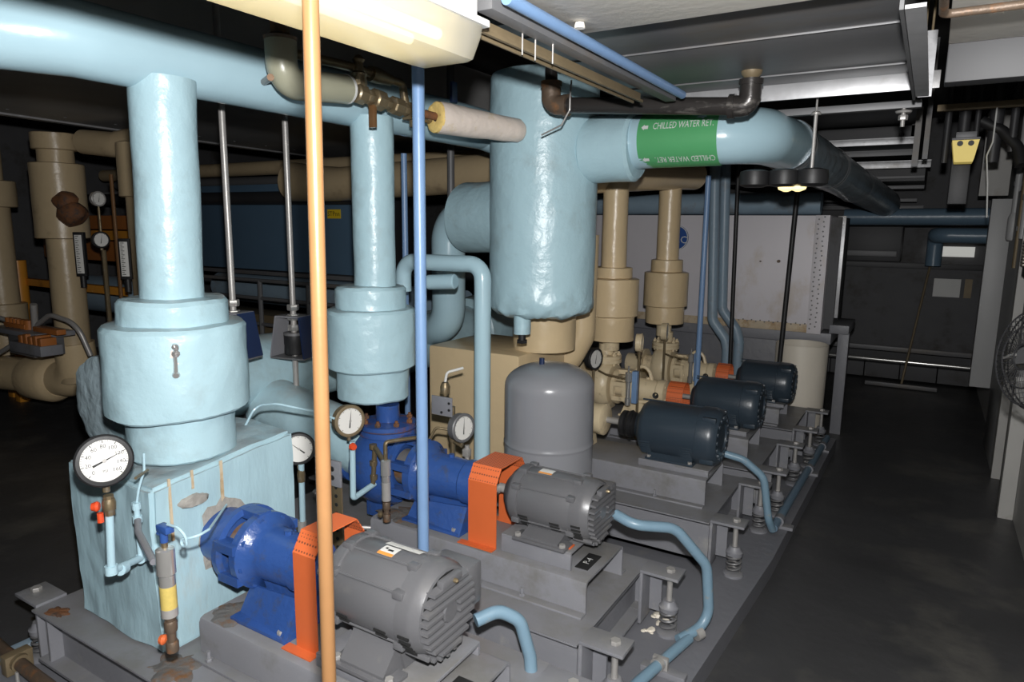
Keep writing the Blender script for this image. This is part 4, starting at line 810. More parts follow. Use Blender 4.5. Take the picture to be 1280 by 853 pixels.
# ------------------------------------------------------------------ pumps
def bearing_frame(t, y, z, xb, xs, m, r0=.135, loop=False, zf=.461):
    # xb: back plate against the volute, xs: shaft end
    L = xs - xb
    MB().lathe([(r0 * .6, 0), (r0, .0), (r0, .022), (r0 * .86, .028)], (xb, y, z), (1, 0, 0), 40, False, False).build('back_flange', m, t)
    b = MB()
    for a in (.4, PI - .4, -.6, PI + .6, PI / 2):      # cage ribs between the flanges
        yy, zz = y + math.cos(a) * r0 * .88, z + math.sin(a) * r0 * .88
        b.prism([(yy - .022, zz - .014), (yy + .022, zz - .014), (yy + .022, zz + .014), (yy - .022, zz + .014)], 'x', xb + .01, xb + L * .30)
    b.each('cage_rib', m, t)
    MB().lathe([(.03, 0), (r0 * .55, .0), (r0 * .5, L * .28)], (xb, y, z), (1, 0, 0), 28).build('seal_chamber', 'rustgrey' if m == 'blue' else m, t)
    MB().lathe([(r0 * .5, L * .22), (r0 * .95, L * .22), (r0 * .95, L * .30), (r0 * .72, L * .36), (r0 * .65, L * .42), (r0 * .61, L * .80), (r0 * .66, L * .82), (r0 * .66, L * .95), (r0 * .50, L * .97), (r0 * .2, L)], (xb, y, z), (1, 0, 0), 36, False).build('bearing_housing', m, t)
    bb = MB()
    for k in range(8):
        a = 2 * PI * k / 8 + .2; yy, zz = y + math.cos(a) * r0 * .82, z + math.sin(a) * r0 * .82; hexnut(bb, (xb + L * .30, yy, zz), (1, 0, 0), .011, .010)
    for k in range(4):
        a = 2 * PI * k / 4 + .78; yy, zz = y + math.cos(a) * r0 * .5, z + math.sin(a) * r0 * .5; hexnut(bb, (xs - .012, yy, zz), (1, 0, 0), .008, .007)
    bb.cyl((xb + L * .6, y, z + r0 * .5), (xb + L * .6, y, z + r0 * .72), .012, seg=8); bb.each('bolt', m, t)
    # lower keel and folded foot
    b = MB(); b.prism([(xb + L * .34, z - r0 * .45), (xs - L * .08, z - r0 * .40), (xs - L * .16, z - r0 * .85), (xb + L * .42, z - r0 * .95)], 'y', y - .035, y + .035)
    b.build('keel', m, t)
    b = MB(); fx0, fx1 = xb + L * .18, xs - L * .12
    b.box(fx0, fx1, y - .115, y + .115, zf, zf + .012, .002)
    b.add([(fx1 - .006, y - .115, zf), (fx1 - .006, y + .115, zf), (fx1 - .006, y + .06, z - r0 * .6), (fx1 - .006, y - .06, z - r0 * .6), (fx1 + .006, y - .115, zf), (fx1 + .006, y + .115, zf), (fx1 + .006, y + .06, z - r0 * .6), (fx1 + .006, y - .06, z - r0 * .6)],
          [(3, 2, 1, 0), (4, 5, 6, 7), (0, 1, 5, 4), (1, 2, 6, 5), (2, 3, 7, 6), (3, 0, 4, 7)])
    for s in (-1, 1): b.add([(fx0, y + s * .085, zf), (fx1, y + s * .113, zf), (fx1, y + s * .06, z - r0 * .6), (fx0 + .02, y + s * .05, z - r0 * .8), (fx0, y + s * .078, zf), (fx1, y + s * .105, zf), (fx1, y + s * .052, z - r0 * .6), (fx0 + .02, y + s * .042, z - r0 * .8)],
                            [(0, 1, 2, 3), (7, 6, 5, 4), (0, 4, 5, 1), (1, 5, 6, 2), (2, 6, 7, 3), (3, 7, 4, 0)])
    b.build('foot', m, t)
    for s in (-1, 1): b = MB(); hexnut(b, (fx1 - .03, y + s * .095, zf + .012), (0, 0, 1), .012, .012); b.build('foot_bolt', 'steel', t)
    if loop:
        pts = [(xb + L * .32, y, z + r0 * .55)] + [(xb + L * .32 + .10 * k / 8 * 1.25, y, z + r0 * .55 + .085 * math.sin(k * PI / 8) ** .5) for k in range(1, 8)] + [(xb + L * .32 + .125, y, z + r0 * .55)]
        MB().tube(pts, .012, seg=10).build('lifting_loop', m, t)
    MB().cyl((xs - .02, y, z), (xs + .07, y, z), .016, seg=14).build('shaft', 'steel', t)
def volute(t, x, y, z, r, w, m, zfl, rfl):
    n = 40; rings = []
    for u, k in ((-w / 2, .55), (-w / 2 + .006, .86), (-w * .3, .97), (0, 1.0), (w * .3, .97), (w / 2 - .006, .86), (w / 2, .55)):
        rings.append([Vector((x + u, y + math.cos(2 * PI * i / n) * r * k * (1.0 + .10 * ((i / n + .25) % 1.0)), z + math.sin(2 * PI * i / n) * r * k * (1.0 + .10 * ((i / n + .25) % 1.0)))) for i in range(n)])
    b = MB().rings(rings); b.lathe([(.062, z + r * .4), (.058, z + r * .85), (.05, zfl - .02), (.05, zfl + .10)], (x, y, 0), seg=28); b.build('volute', m, t)
    fl = MB().lathe([(rfl, zfl - .022), (rfl, zfl), (rfl * .6, zfl + .002)], (x, y, 0), seg=36); fl.build('lower_flange', 'rustblue' if m == 'blue' else m, t)
    MB().lathe([(rfl * .99, zfl + .006), (rfl * .99, zfl + .024), (rfl * .55, zfl + .03)], (x, y, 0), seg=36).build('upper_flange', 'rustblue' if m == 'blue' else m, t)
    MB().lathe([(rfl * .93, zfl - .001), (rfl * .93, zfl + .007)], (x, y, 0), seg=36).build('gasket', 'rust' if m == 'blue' else m, t)
    bb = MB()
    for k in range(8):
        a = 2 * PI * k / 8 + .3; xx, yy = x + math.cos(a) * rfl * .8, y + math.sin(a) * rfl * .8; hexnut(bb, (xx, yy, zfl + .024), (0, 0, 1), .013, .016); bb.cyl((xx, yy, zfl - .04), (xx, yy, zfl + .05), .007, seg=8)
    bb.each('flange_bolt', 'rust' if m == 'blue' else m, t)
    b = MB().cyl((x - w / 2 - .22, y, z), (x - w / 2 + .01, y, z), .075, seg=28).lathe([(.12, 0), (.12, .024)], (x - w / 2 - .10, y, z), (1, 0, 0), 32); b.build('suction_nozzle', m, t)
# pump 1: volute boxed in by the light blue jacket block
t = thing('block_jacket', 'light blue boxed jacket around the nearest pump with rust stains and a torn patch', 'insulated box', (-2.10, 1.33, .336))
bm = bmesh.new(); bmesh.ops.create_cube(bm, size=1)
for q in bm.verts:
    q.co = Vector((-2.105 + q.co.x * .47, 1.335 + q.co.y * .53, .63 + q.co.z * .588))
bmesh.ops.bevel(bm, geom=bm.edges[:], offset=.014, segments=3, affect='EDGES'); bmesh.ops.subdivide_edges(bm, edges=[e for e in bm.edges if e.calc_length() > .1], cuts=22, use_grid_fill=True)
bm.verts.index_update(); b = MB(); b.add([tuple(q.co) for q in bm.verts], [tuple(q.index for q in f.verts) for f in bm.faces]); bm.free()
for i, p in enumerate(b.v):
    if p.z > .7: b.v[i] = p - Vector((0, 0, (p.z - .7) / .22 * max(0, .042 - .085 * (p.y - 1.07)) * 1.0))
b.jit(.010, 4); b.jit(.004, 14); b.build('jacket', 'jacket_flat', t)
def blob(cx, cy, cz, n, rx, rz, m, nm, par, lb=None, seed=1, th=.004, amp=.012):
    n, ux, uy = frame_from(n); vs = [Vector((cx, cy, cz)) + n * th]; K = 26; rnd = random.Random(seed)
    for j, k_ in enumerate((.75, 1.0)):
        for i in range(K):
            a = 2 * PI * i / K; q = 1 + (rnd.random() - .5) * .25
            vs.append(Vector((cx, cy, cz)) + ux * math.cos(a) * rx * k_ * q + uy * math.sin(a) * rz * k_ * q + n * (th if j == 0 else -th))
    fs = [(0, 1 + i, 1 + (i + 1) % K) for i in range(K)] + [(1 + i, 1 + K + i, 1 + K + (i + 1) % K, 1 + (i + 1) % K) for i in range(K)]
    return MB().add(vs, fs).build(nm, m, par, lb)
blob(-1.868, 1.205, .80, (1, 0, 0), .052, .022, 'pad', 'torn_patch', t, 'grey torn patch in the jacket', 4, .006)
bmr = MB()
for yy, z0, z1, w_ in ((1.125, .70, .895, .004), (1.30, .70, .90, .005), (1.20, .84, .90, .004)):
    bmr.box(-1.871, -1.8665, yy - w_, yy + w_, z0, z1)
bmr.jit(.002, 30).build('rust_run', 'coilrust', t)
blob(-1.866, 1.31, .650, (1, 0, 0), .105, .125, 'pad', 'cut_edge', t, 'ragged edge where the pump comes out', 9, .003)
t = thing('blue_pump', 'nearest blue pump end coming out of the light blue block', 'pump', (-1.65, 1.31, .461), 'blue pumps')
bearing_frame(t, 1.30, .650, -1.765, -1.430, 'blue', .124)
MB().lathe([(.09, 0), (.09, .1)], (-1.87, 1.30, .650), (1, 0, 0), 28).build('casing_neck', 'blue', t)
t = thing('blue_pump', 'second blue pump with a round casing and rusty flange', 'pump', (-1.75, 2.15, .461), 'blue pumps')
volute(t, -1.92, 2.15, .63, .165, .19, 'blue', .79, .125)
MB().box(-1.99, -1.87, 2.08, 2.22, .40, .50, .004).build('pump_foot', 'blue', t)
bearing_frame(t, 2.12, .645, -1.80, -1.40, 'blue', .135)
# tan pumps
for (y, z, xv, xs, lab) in ((4.07, .625, -1.72, -1.31, 'tan pump with a lifting loop left of the middle navy motor'), (4.90, .605, -1.60, -1.23, 'farthest tan pump, left of the last navy motor')):
    t = thing('tan_pump', lab, 'pump', (xv, y, .471), 'tan pumps')
    volute(t, xv - .02, y, z + .01, .15, .14, 'tanpump', z + .175, .10)
    MB().box(xv - .15, xv + .03, y - .06, y + .06, .47, z - .1, .004).build('pump_foot', 'tanpump', t)
    bearing_frame(t, y, z, xv + .06, xs, 'tanpump', .115, True, .461 if y < 4.5 else .451)
    MB().lathe([(.001, 0), (.014, .001), (.02, .003), (.02, 0)], (xs - .06, y - .075, z - .01), (0, -1, 0), 18).build('oil_sight', 'black', t)
t = thing('tan_pump', 'tan pump boxed in tan jacket, its shaft end showing beside the black coupling', 'pump', (-1.7, 3.27, .336), 'tan pumps')
b = MB().box(-2.35, -1.76, 2.98, 3.52, .340, .985, .02); b.build('jacket_box', 'tan', t)
MB().lathe([(.075, 0), (.082, .03), (.080, .12), (.085, .14), (.085, .16), (.07, .168), (.02, .17)], (-1.55, 3.27, .635), (1, 0, 0), 32).build('bearing_housing', 'tanpump', t)
MB().cyl((-1.40, 3.27, .635), (-1.30, 3.27, .635), .015, seg=12).build('shaft', 'steel', t)
MB().box(-1.755, -1.54, 3.17, 3.37, .472, .72, .01).build('bracket_block', 'tanpump', t)
MB().prism([(3.19, .471), (3.35, .471), (3.31, .60), (3.23, .60)], 'x', -1.59, -1.47).build('foot', 'tanpump', t)
# tan risers
def tan_riser(x, y, rr, rc, rv, rn, z, label, top=1.98):
    t = thing('tan_riser', label, 'pipe', (x, y, z[4]), 'tan jacketed risers')
    b = MB().cyl((x, y, z[0]), (x, y, top), rr, seg=36, nh=12); b.jit(.002, 8); b.build('riser_pipe', 'tan', t)
    for nm, r, a, b_ in (('collar', rc, z[1], z[0]), ('valve_jacket', rv, z[2], z[1]), ('neck_jacket', rn, z[3], z[2])):
        q = MB().lathe([(r - .012, a), (r, a + .004)] + [(r, a + .004 + (b_ - a - .008) * k / 5) for k in range(1, 6)] + [(r - .01, b_), (.02, b_ + .001)], (x, y, 0), seg=48); q.jit(.003, 10, x); q.build(nm, 'tan', t)
    MB().cyl((x, y, z[4]), (x, y, z[3] + .01), .055, seg=24).build('bare_pipe', 'tanpump', t)
tan_riser(-1.712, 4.07, .079, .120, .165, .145, (1.395, 1.325, 1.085, .925, .86), 'tan jacketed riser with valve cover, middle of three')
tan_riser(-1.64, 4.90, .080, .115, .160, .140, (1.415, 1.325, 1.075, .945, .85), 'tan jacketed riser with valve cover, farthest one')
tan_riser(-1.77, 3.27, .10, .18, .205, .172, (1.36, 1.28, 1.175, .98, .97), 'tan jacketed riser behind the hanging blue vessel')
b = MB(); b.tube([(-2.3, 3.6, 1.90), (-1.72, 4.12, 1.97), (-1.60, 4.9, 2.02), (-1.55, 5.15, 2.03)], .105, bend=.1, seg=36); b.jit(.003, 6)
tag(b.build('tan_header', 'tan'), 'tan overhead pipe the tan risers hang from', 'pipe')
b = MB().tube([(-1.71, 3.62, 1.60), (-1.71, 3.61, 1.02), (-1.78, 3.58, .86), (-1.90, 3.56, .82)], .085, bend=.14, seg=28); b.jit(.003, 8)
tag(b.build('tan_elbow', 'tan'), 'tan jacketed elbow right of the hanging blue vessel', 'pipe')

# ------------------------------------------------------------------ gauges and small instruments
def gauge(c, n, R, label, needle, rim='black', nums=True, unit='PSI', foot=None):
    c = Vector(c); n, ux, uy = frame_from(n); t = thing('pressure_gauge', label, 'gauge', tuple(c - Vector((0, 0, R))), 'round pressure gauges')
    MB().lathe([(R * .90, -R * .62), (R * .98, -R * .58), (R * 1.0, -R * .1), (R * 1.05, -R * .06), (R * 1.05, R * .04), (R * .98, R * .10), (R * .86, R * .11), (R * .83, R * .03)], c, n, 48, True, False).build('case', rim, t)
    d = MB().lathe([(R * .88, 0), (R * .88, R * .035)], c, n, 48).build('dial', 'dial', t)
    b = MB()
    for k in range(41):
        a = math.radians(225 - 270 * k / 40); l = .10 if k % 5 == 0 else .05; wd = .016 if k % 5 == 0 else .008
        e = ux * math.cos(a) + uy * math.sin(a); p = ux * -math.sin(a) + uy * math.cos(a); o = c + n * (R * .037)
        b.add([o + e * R * (.82 - l) - p * R * wd, o + e * R * .82 - p * R * wd, o + e * R * .82 + p * R * wd, o + e * R * (.82 - l) + p * R * wd], [(0, 1, 2, 3)])
    if nums:
        for k in range(9):
            a = math.radians(225 - 270 * k / 8); e = ux * math.cos(a) + uy * math.sin(a)
            add_text(b, str(20 * k), R * .22, c + n * (R * .037) + e * R * .58, ux, uy)
        add_text(b, unit, R * .16, c + n * (R * .037) - uy * R * .42, ux, uy)
    b.build('markings', 'ink_shade', d)
    a = math.radians(needle); e = ux * math.cos(a) + uy * math.sin(a); p = ux * -math.sin(a) + uy * math.cos(a); o = c + n * (R * .06)
    b = MB().add([o - e * R * .45 - p * R * .045, o - e * R * .45 + p * R * .045, o + e * R * .78, o - e * R * .45 - p * R * .045 + n * R * .01, o - e * R * .45 + p * R * .045 + n * R * .01, o + e * R * .78 + n * R * .01], [(0, 1, 2), (5, 4, 3), (0, 3, 4, 1), (1, 4, 5, 2), (2, 5, 3, 0)])
    b.build('needle', 'ink_shade', t); MB().lathe([(R * .08, 0), (R * .08, R * .03)], o, n, 14).build('needle_hub', 'steel', t)
    b = MB().lathe([(R * .14, -R * 1.32), (R * .14, -R * 1.0)], c - n * R * .2, (0, 0, 1), 10); b.build('stem', 'brass', t)
    if foot is not None: p = c - n * R * .2; MB().cyl((p.x, p.y, foot), (p.x, p.y, c.z - R * 1.25), .009, seg=10).build('stem_pipe', 'brass', t)
    return t
gauge((-1.775, .90, 1.037), (1.1, -.42, .16), .0655, 'large round gauge with a black rim in front of the blue block', 22)
gauge((-1.845, 1.85, .900), (1.0, -.35, .05), .060, 'round gauge under the second valve cover, left of the blue pump', 82, 'brownsteel', False)
gauge((-1.965, 1.70, .808), (1.0, -.75, .12), .060, 'round gauge partly hidden behind the copper pipe', 140, 'black', False)
gauge((-1.665, 2.35, .775), (1.0, -.25, .05), .062, 'round gauge before the tan box, right of the blue conduit', 85, 'duct', False)
gauge((-1.66, 3.72, .86), (1.0, -.25, .0), .065, 'round gauge glimpsed right of the grey tank', 80, 'black', False, 'PSI', .09)
gauge((-1.44, 3.90, .955), (1.0, .25, .0), .055, 'tan rimmed gauge beside the middle tan valve cover', 80, 'tanpump', False, 'PSI', .338)
gauge((-1.50, 4.55, .935), (1.0, .15, .0), .06, 'tan rimmed gauge under the farthest tan valve cover', 80, 'tanpump', False, 'PSI', .09)
# pipe set of the big gauge
t = thing('gauge_piping', 'light blue small piping under the large gauge with a red cock', 'pipe', (-1.8, .95, .66))
b = MB(); b.tube([(-1.783, .905, .895), (-1.80, .905, .72), (-1.875, 1.04, .685), (-1.90, 1.075, .68)], .0105, bend=.012, seg=14)
for p, ax in (((-1.80, .905, .712), (0, 0, 1)), ((-1.815, .935, .705), (-.5, .8, -.2)), ((-1.865, 1.02, .688), (-.5, .8, -.2))): b.lathe([(.016, 0), (.016, .024)], p, ax, 14)
b.tube([(-1.862, 1.02, .69), (-1.862, 1.02, .84)], .0085, seg=12); b.lathe([(.013, 0), (.013, .02)], (-1.862, 1.02, .80), (0, 0, 1), 12); b.lathe([(.012, 0), (.012, .02)], (-1.862, 1.02, .86 - .02), (0, 0, 1), 10)
b.tube([(-1.862, 1.02, .85), (-1.86, 1.03, .90), (-1.852, 1.045, .95), (-1.855, 1.05, 1.0)], .0038, bend=.03, seg=8); b.build('white_pipe', 'jacket_smooth', t)
MB().cyl((-1.781, .905, .885), (-1.781, .905, .94), .013, seg=8).lathe([(.016, 0), (.017, .02), (.014, .03)], (-1.781, .905, .90), seg=12).build('cock_body', 'brass', t)
MB().lathe([(.010, 0), (.014, .006), (.010, .018)], (-1.79, .885, .914), (-.6, -.6, 0), 10).cyl((-1.79, .885, .895), (-1.79, .885, .87), .008, seg=8).build('red_handle', 'redv', t)
MB().tube([(-1.862, 1.02, .81), (-1.80, .985, .80), (-1.63, .925, .785)], .0095, bend=.02, seg=12).build('side_arm', 'greyd', t)
MB().tube([(-1.86, 1.06, .945), (-1.80, .99, .955)], .004, seg=8).build('capillary_end', 'brass', t)
def sensor(x, y, z, label, body='chrome', lab='gold', blue=True, k=.82):
    t = thing('flow_sensor', label, 'sensor', (x, y, z - .37 * k), 'cylindrical steel sensors')
    if blue: MB().cyl((x, y, z), (x, y, z + .045 * k), .010, seg=12).box(x - .014, x + .03, y - .012, y + .012, z + .035 * k, z + .058 * k, .004).cyl((x - .008, y, z + .02), (x - .02, y, z + .02), .008, seg=8).build('blue_elbow', 'blue', t)
    MB().cyl((x, y, z - .02), (x, y, z + .01), .008, seg=8).build('neck', 'brass', t)
    MB().lathe([(.012, .0), (.027 * k, -.004), (.028 * k, -.012), (.028 * k, -.085 * k), (.024 * k, -.09 * k), (.024 * k, -.125 * k)][::-1], (x, y, z - .015), seg=28).build('steel_body', body, t)
    MB().lathe([(.0245 * k, -.20 * k), (.0245 * k, -.125 * k)], (x, y, z - .015), seg=28).build('label_band', lab, t, 'gold label band')
    MB().lathe([(.010, -.235 * k), (.025 * k, -.228 * k), (.025 * k, -.20 * k)], (x, y, z - .015), seg=28).build('lower_cap', 'steel', t)
    b = MB().cyl((x, y, z - .37 * k), (x, y, z - .24 * k), .011, seg=12)
    for q in (.37, .30, .255): b.lathe([(.015, 0), (.016, .004), (.016, .026), (.014, .03)], (x, y, z - q * k), seg=12)
    b.cyl((x, y, z - .285 * k), (x - .03, y + .02, z - .255 * k), .011, seg=10); b.build('drain_fittings', 'rustpipe', t)
    MB().lathe([(.007, 0), (.014, .006), (.012, .016)], (x - .016, y - .006, z - .335 * k), (-1, -.3, 0), 9).build('drain_knob', 'orange' if blue else 'brass', t)
    return t
sensor(-1.585, .93, .85, 'steel sensor with a gold label in front of the nearest blue block')
sensor(-1.712, 1.9, .77, 'small steel sensor standing before the second blue pump', 'chrome', 'steel', False, .72)
tag(MB().tube([(-1.565, .93, .902), (-1.52, .93, .905), (-1.50, .935, .885), (-1.505, .94, .855), (-1.525, .94, .85), (-1.53, .94, .868), (-1.48, .95, .882), (-1.62, 1.14, .84), (-1.74, 1.20, .80)][:7] + [(-1.50, 1.0, .878), (-1.78, 1.25, .79)], .0035, bend=.02, seg=8).build('capillary_tube', 'jacket_smooth'), 'thin coiled capillary tube from the near sensor to the blue pump', 'tube')
# piping around pump 2
t = thing('small_piping', 'small brass and white piping left of the second blue pump', 'pipe', (-1.88, 1.95, .55))
MB().tube([(-1.845, 1.86, .815), (-1.85, 1.86, .58), (-1.86, 2.02, .60), (-1.86, 2.06, .60)], .012, bend=.012, seg=12).build('white_pipe', 'jacket_smooth', t)
b = MB().tube([(-1.855, 1.98, .60), (-1.84, 1.98, .76), (-1.71, 1.90, .735)], .010, bend=.012, seg=10)
for z in (.62, .68, .75): b.lathe([(.015, 0), (.016, .02)], (-1.85, 1.98, z), seg=10)
b.tube([(-1.712, 1.9, .78), (-1.712, 1.9, .825), (-1.68, 1.96, .825), (-1.64, 2.05, .82)], .008, bend=.012, seg=10); b.build('brass_pipe', 'brass', t)
MB().lathe([(.012, 0), (.016, .008), (.012, .02)], (-1.84, 1.85, .80), (1, -.3, 0), 10).build('red_handle', 'redv', t)
PXO = .052
t = thing('gauge_post', 'perforated steel angle post with a grey plate between the two pumps', 'post', (-1.87, 1.76, .336))
MB().box(-1.843, -1.836, 1.74, 1.79, .336, .71, .001).box(-1.843, -1.785, 1.735, 1.742, .336, .71, .001).build('angle', 'brass', t)
MB().box(-1.90, -1.775, 1.722, 1.732, .685, .785, .002).build('plate', 'greyd', t)
b = MB()
for k in range(10): b.cyl((-1.812, 1.7335, .37 + k * .034), (-1.812, 1.7365, .37 + k * .034), .0075, seg=10)
for z in (.718, .752): b.cyl((-1.815, 1.7205, z), (-1.815, 1.7225, z), .010, seg=12)
b.each('hole_shade_disc', 'ink_shade', t)  # black discs stand in for the shade inside the holes
t = thing('small_piping', 'light blue gauge pipe beside the right corner of the blue block', 'pipe', (-1.93, 1.70, .5))
MB().tube([(-1.955, 1.70, .75), (-1.96, 1.70, .52), (-2.0, 1.72, .50)], .0115, bend=.01, seg=12).build('white_pipe', 'jacket_smooth', t)
MB().lathe([(.014, 0), (.016, .03), (.012, .05)], (-1.957, 1.70, .68), seg=10).build('cock', 'brass', t)
MB().cyl((-1.965, 1.70, .36), (-1.965, 1.70, .52), .018, seg=12).build('lower_fitting', 'steel', t)
MB().box(-1.99, -1.975, 1.66, 1.675, .62, .68, .003).build('red_handle', 'redv', t)
t = thing('bracket_gear', 'small grey plate with brass fittings right of the blue conduit', 'bracket', (-1.70, 2.35, .5))
MB().box(-1.80, -1.69, 2.30, 2.306, .83, .915, .002).build('plate', 'greyd', t)
for z, x in ((.86, -1.705), (.89, -1.705), (.845, -1.745)): MB().cyl((x, 2.297, z), (x, 2.30, z), .006, seg=8).build('bolt_hole', 'ink_shade', t)
b = MB().cyl((-1.73, 2.36, .40), (-1.73, 2.36, .86), .012, seg=10).cyl((-1.755, 2.34, .91), (-1.755, 2.34, .97), .012, seg=10)
for z in (.47, .58, .70, .78): b.lathe([(.017, 0), (.019, .02), (.016, .03)], (-1.73, 2.36, z), seg=10)
b.tube([(-1.73, 2.36, .70), (-1.70, 2.35, .70), (-1.67, 2.35, .69)], .009, seg=8)
b.tube([(-1.73, 2.36, .75), (-1.80, 2.33, .76), (-1.82, 2.30, .70)], .006, bend=.02, seg=8); b.lathe([(.02, 0), (.022, .03), (.014, .05)], (-1.755, 2.34, .92), seg=10); b.build('brass_fittings', 'brass', t)
MB().cyl((-1.645, 2.35, .62), (-1.645, 2.35, .70), .011, seg=10).box(-1.662, -1.630, 2.335, 2.362, .65, .685, .004).build('gauge_cock', 'steel', t)
MB().tube([(-1.755, 2.34, .97), (-1.76, 2.36, 1.01), (-1.70, 2.40, 1.03)], .006, bend=.02, seg=8).build('cable', 'white', t)
# fittings hanging by the tan pumps
for i, (x, y, lab) in enumerate(((-1.50, 3.86, 'slim steel sensor before the middle tan pump'), (-1.36, 4.68, 'slim steel sensor before the farthest tan pump'))):
    t = thing('slim_sensor', lab, 'sensor', (x, y, .55), 'slim steel sensors by the tan pumps')
    MB().lathe([(.008, 0), (.018, .006), (.018, .05), (.014, .055), (.014, .15), (.02, .155), (.02, .21), (.006, .215), (.006, .25)], (x, y, .56), seg=18).build('tube', 'chrome', t)
    MB().tube([(x, y, .73), (x - .14, y - .02, .745), (x - .2, y, .76)], .006, seg=8).build('arm', 'brass', t)
    MB().box(x + .022, x + .055, y + .0, y + .05, .58, .78, .003).build('blue_back', 'conduit', t)
    MB().cyl((x + .02, y + .12, .80), (x + .02, y + .12, .95), .01, seg=8).lathe([(.012, 0), (.02, .01), (.012, .03)], (x + .02, y + .12, .86), seg=8).build('red_fitting', 'rustpipe', t)

# flexible conduits on the plinth
def flexi(path, r, label, bend=.06):
    t = thing('flexible_conduit', label, 'conduit', tuple(Vector(path[-1]) * 1.0), 'light blue flexible conduits')
    MB().tube(path, r, bend=bend, seg=18, n=9).build('tube', 'flex', t); return t
t = flexi([(-.90, 2.24, .60), (-.82, 2.22, .585), (-.70, 2.33, .56), (-.60, 2.42, .40), (-.585, 2.45, .155), (-.66, 2.31, .135)], .0195, 'light blue conduit curving off the second motor to the plinth', .10)
MB().cyl((-.615, 2.375, .135), (-.60, 2.40, .14), .024, seg=16).build('coupling_ring', 'steel', t)
t = thing('floor_conduit', 'light blue rigid conduit clipped along the plinth edge, nearest length', 'conduit', (-.68, 2.1, .115), 'conduits along the plinth edge')
MB().tube([(-.63, 2.34, .135), (-.70, 2.0, .135), (-.78, 1.5, .135)], .0195, seg=16).build('tube', 'flex', t)
MB().box(-.74, -.58, 2.13, 2.17, .09, .112, .003).build('strut_foot', 'greyd', t); MB().lathe([(.024, 0), (.024, .02)], (-.674, 2.14, .135), (-.2, -1, 0), 16).box(-.70, -.645, 2.140, 2.158, .11, .155, .002).build('clip', 'steel', t)
flexi([(-1.02, 1.50, .52), (-.98, 1.56, .535), (-.93, 1.60, .50), (-.905, 1.62, .38), (-.90, 1.62, .33)], .0195, 'light blue conduit loop behind the nearest motor', .06)
flexi([(-.79, 3.40, .52), (-.70, 3.42, .50), (-.60, 3.44, .42), (-.565, 3.45, .20), (-.55, 3.50, .13)], .019, 'light blue conduit from the front navy motor down to the plinth', .09)
t = thing('floor_conduit', 'slate coloured conduit along the plinth edge beside the far bases', 'conduit', (-.53, 4.4, .1), 'conduits along the plinth edge')
MB().cyl((-.55, 3.52, .13), (-.515, 5.35, .13), .022, seg=16).build('tube', 'slate', t)
for y in (3.62, 4.55, 5.1): MB().box(-.60, -.47, y, y + .05, .09, .107, .002).lathe([(.027, 0), (.027, .05)], (-.545 + (y - 3.5) * .018, y, .13), (0, 1, 0), 14).build('clip', 'greyd', t)
# lower left: rusty pipe and edge strip
t = thing('rusty_floor_pipe', 'rusty brown pipe crossing the lower left corner', 'pipe', (-2.5, 1.0, .1))
MB().cyl((-3.3, .98, .14), (-2.2, .94, .14), .021, seg=18, nh=14).jit(.002, 30).build('tube', 'rustpipe', t)
MB().box(-2.60, -2.56, .915, 1.0, .10, .17, .004).lathe([(.03, 0), (.03, .02)], (-2.56, .955, .14), (1, -.04, 0), 14).build('clamp', 'brownsteel', t)
MB().cyl((-2.52, .93, .09), (-2.52, .93, .13), .006, seg=8).build('screw', 'steel', t)
t = thing('edge_strip', 'grey blue strip with a tan edge on the plinth at lower left', 'strip', (-2.7, 1.1, .09))
MB().box(-2.73, -2.69, .3, 5.4, .09, .115, .003).build('blue_bar', 'lightslate', t); MB().box(-2.69, -2.675, .3, 5.4, .09, .10, .002).build('tan_edge', 'brownsteel', t)
b = MB()
for k in range(16): b.sphere((-.80 + random.random() * .09 - .02, 2.40 + random.random() * .25 - .18 + .12, .095), .006 + random.random() * .018, 8, (1, 1, .45))
b.jit(.006, 40); o = b.build('foam_crumbs', 'barrel'); tag(o, 'pale crumbs of foam on the plinth beside the second pump base', 'debris'); o['kind'] = 'stuff'
o = patch_flat(-1.80, 1.06, .338, .085, .065, 'rustpatch', 'rust_debris', None, None, 8); tag(o, 'rusty debris at the front foot of the light blue block', 'debris')
o = patch_flat(-2.41, 1.03, .338, .045, .03, 'rust', 'rust_debris', None, None, 12); tag(o, 'small patch of orange rust at the left corner of the nearest base', 'debris')
tag(MB().tube([(-2.0, 1.80, .60), (-1.96, 1.9, .42), (-1.85, 2.0, .40), (-1.75, 2.02, .36), (-1.82, 1.92, .345)], .009, bend=.08, seg=10).build('grey_cable', 'steel'), 'grey cable curling on the base under the second blue pump', 'cable')
tag(MB().cyl((-1.84, 1.86, .36), (-1.74, 1.83, .36), .016, seg=12).build('loose_fitting', 'rustpipe'), 'loose metal fitting lying under the second blue pump', 'fitting')

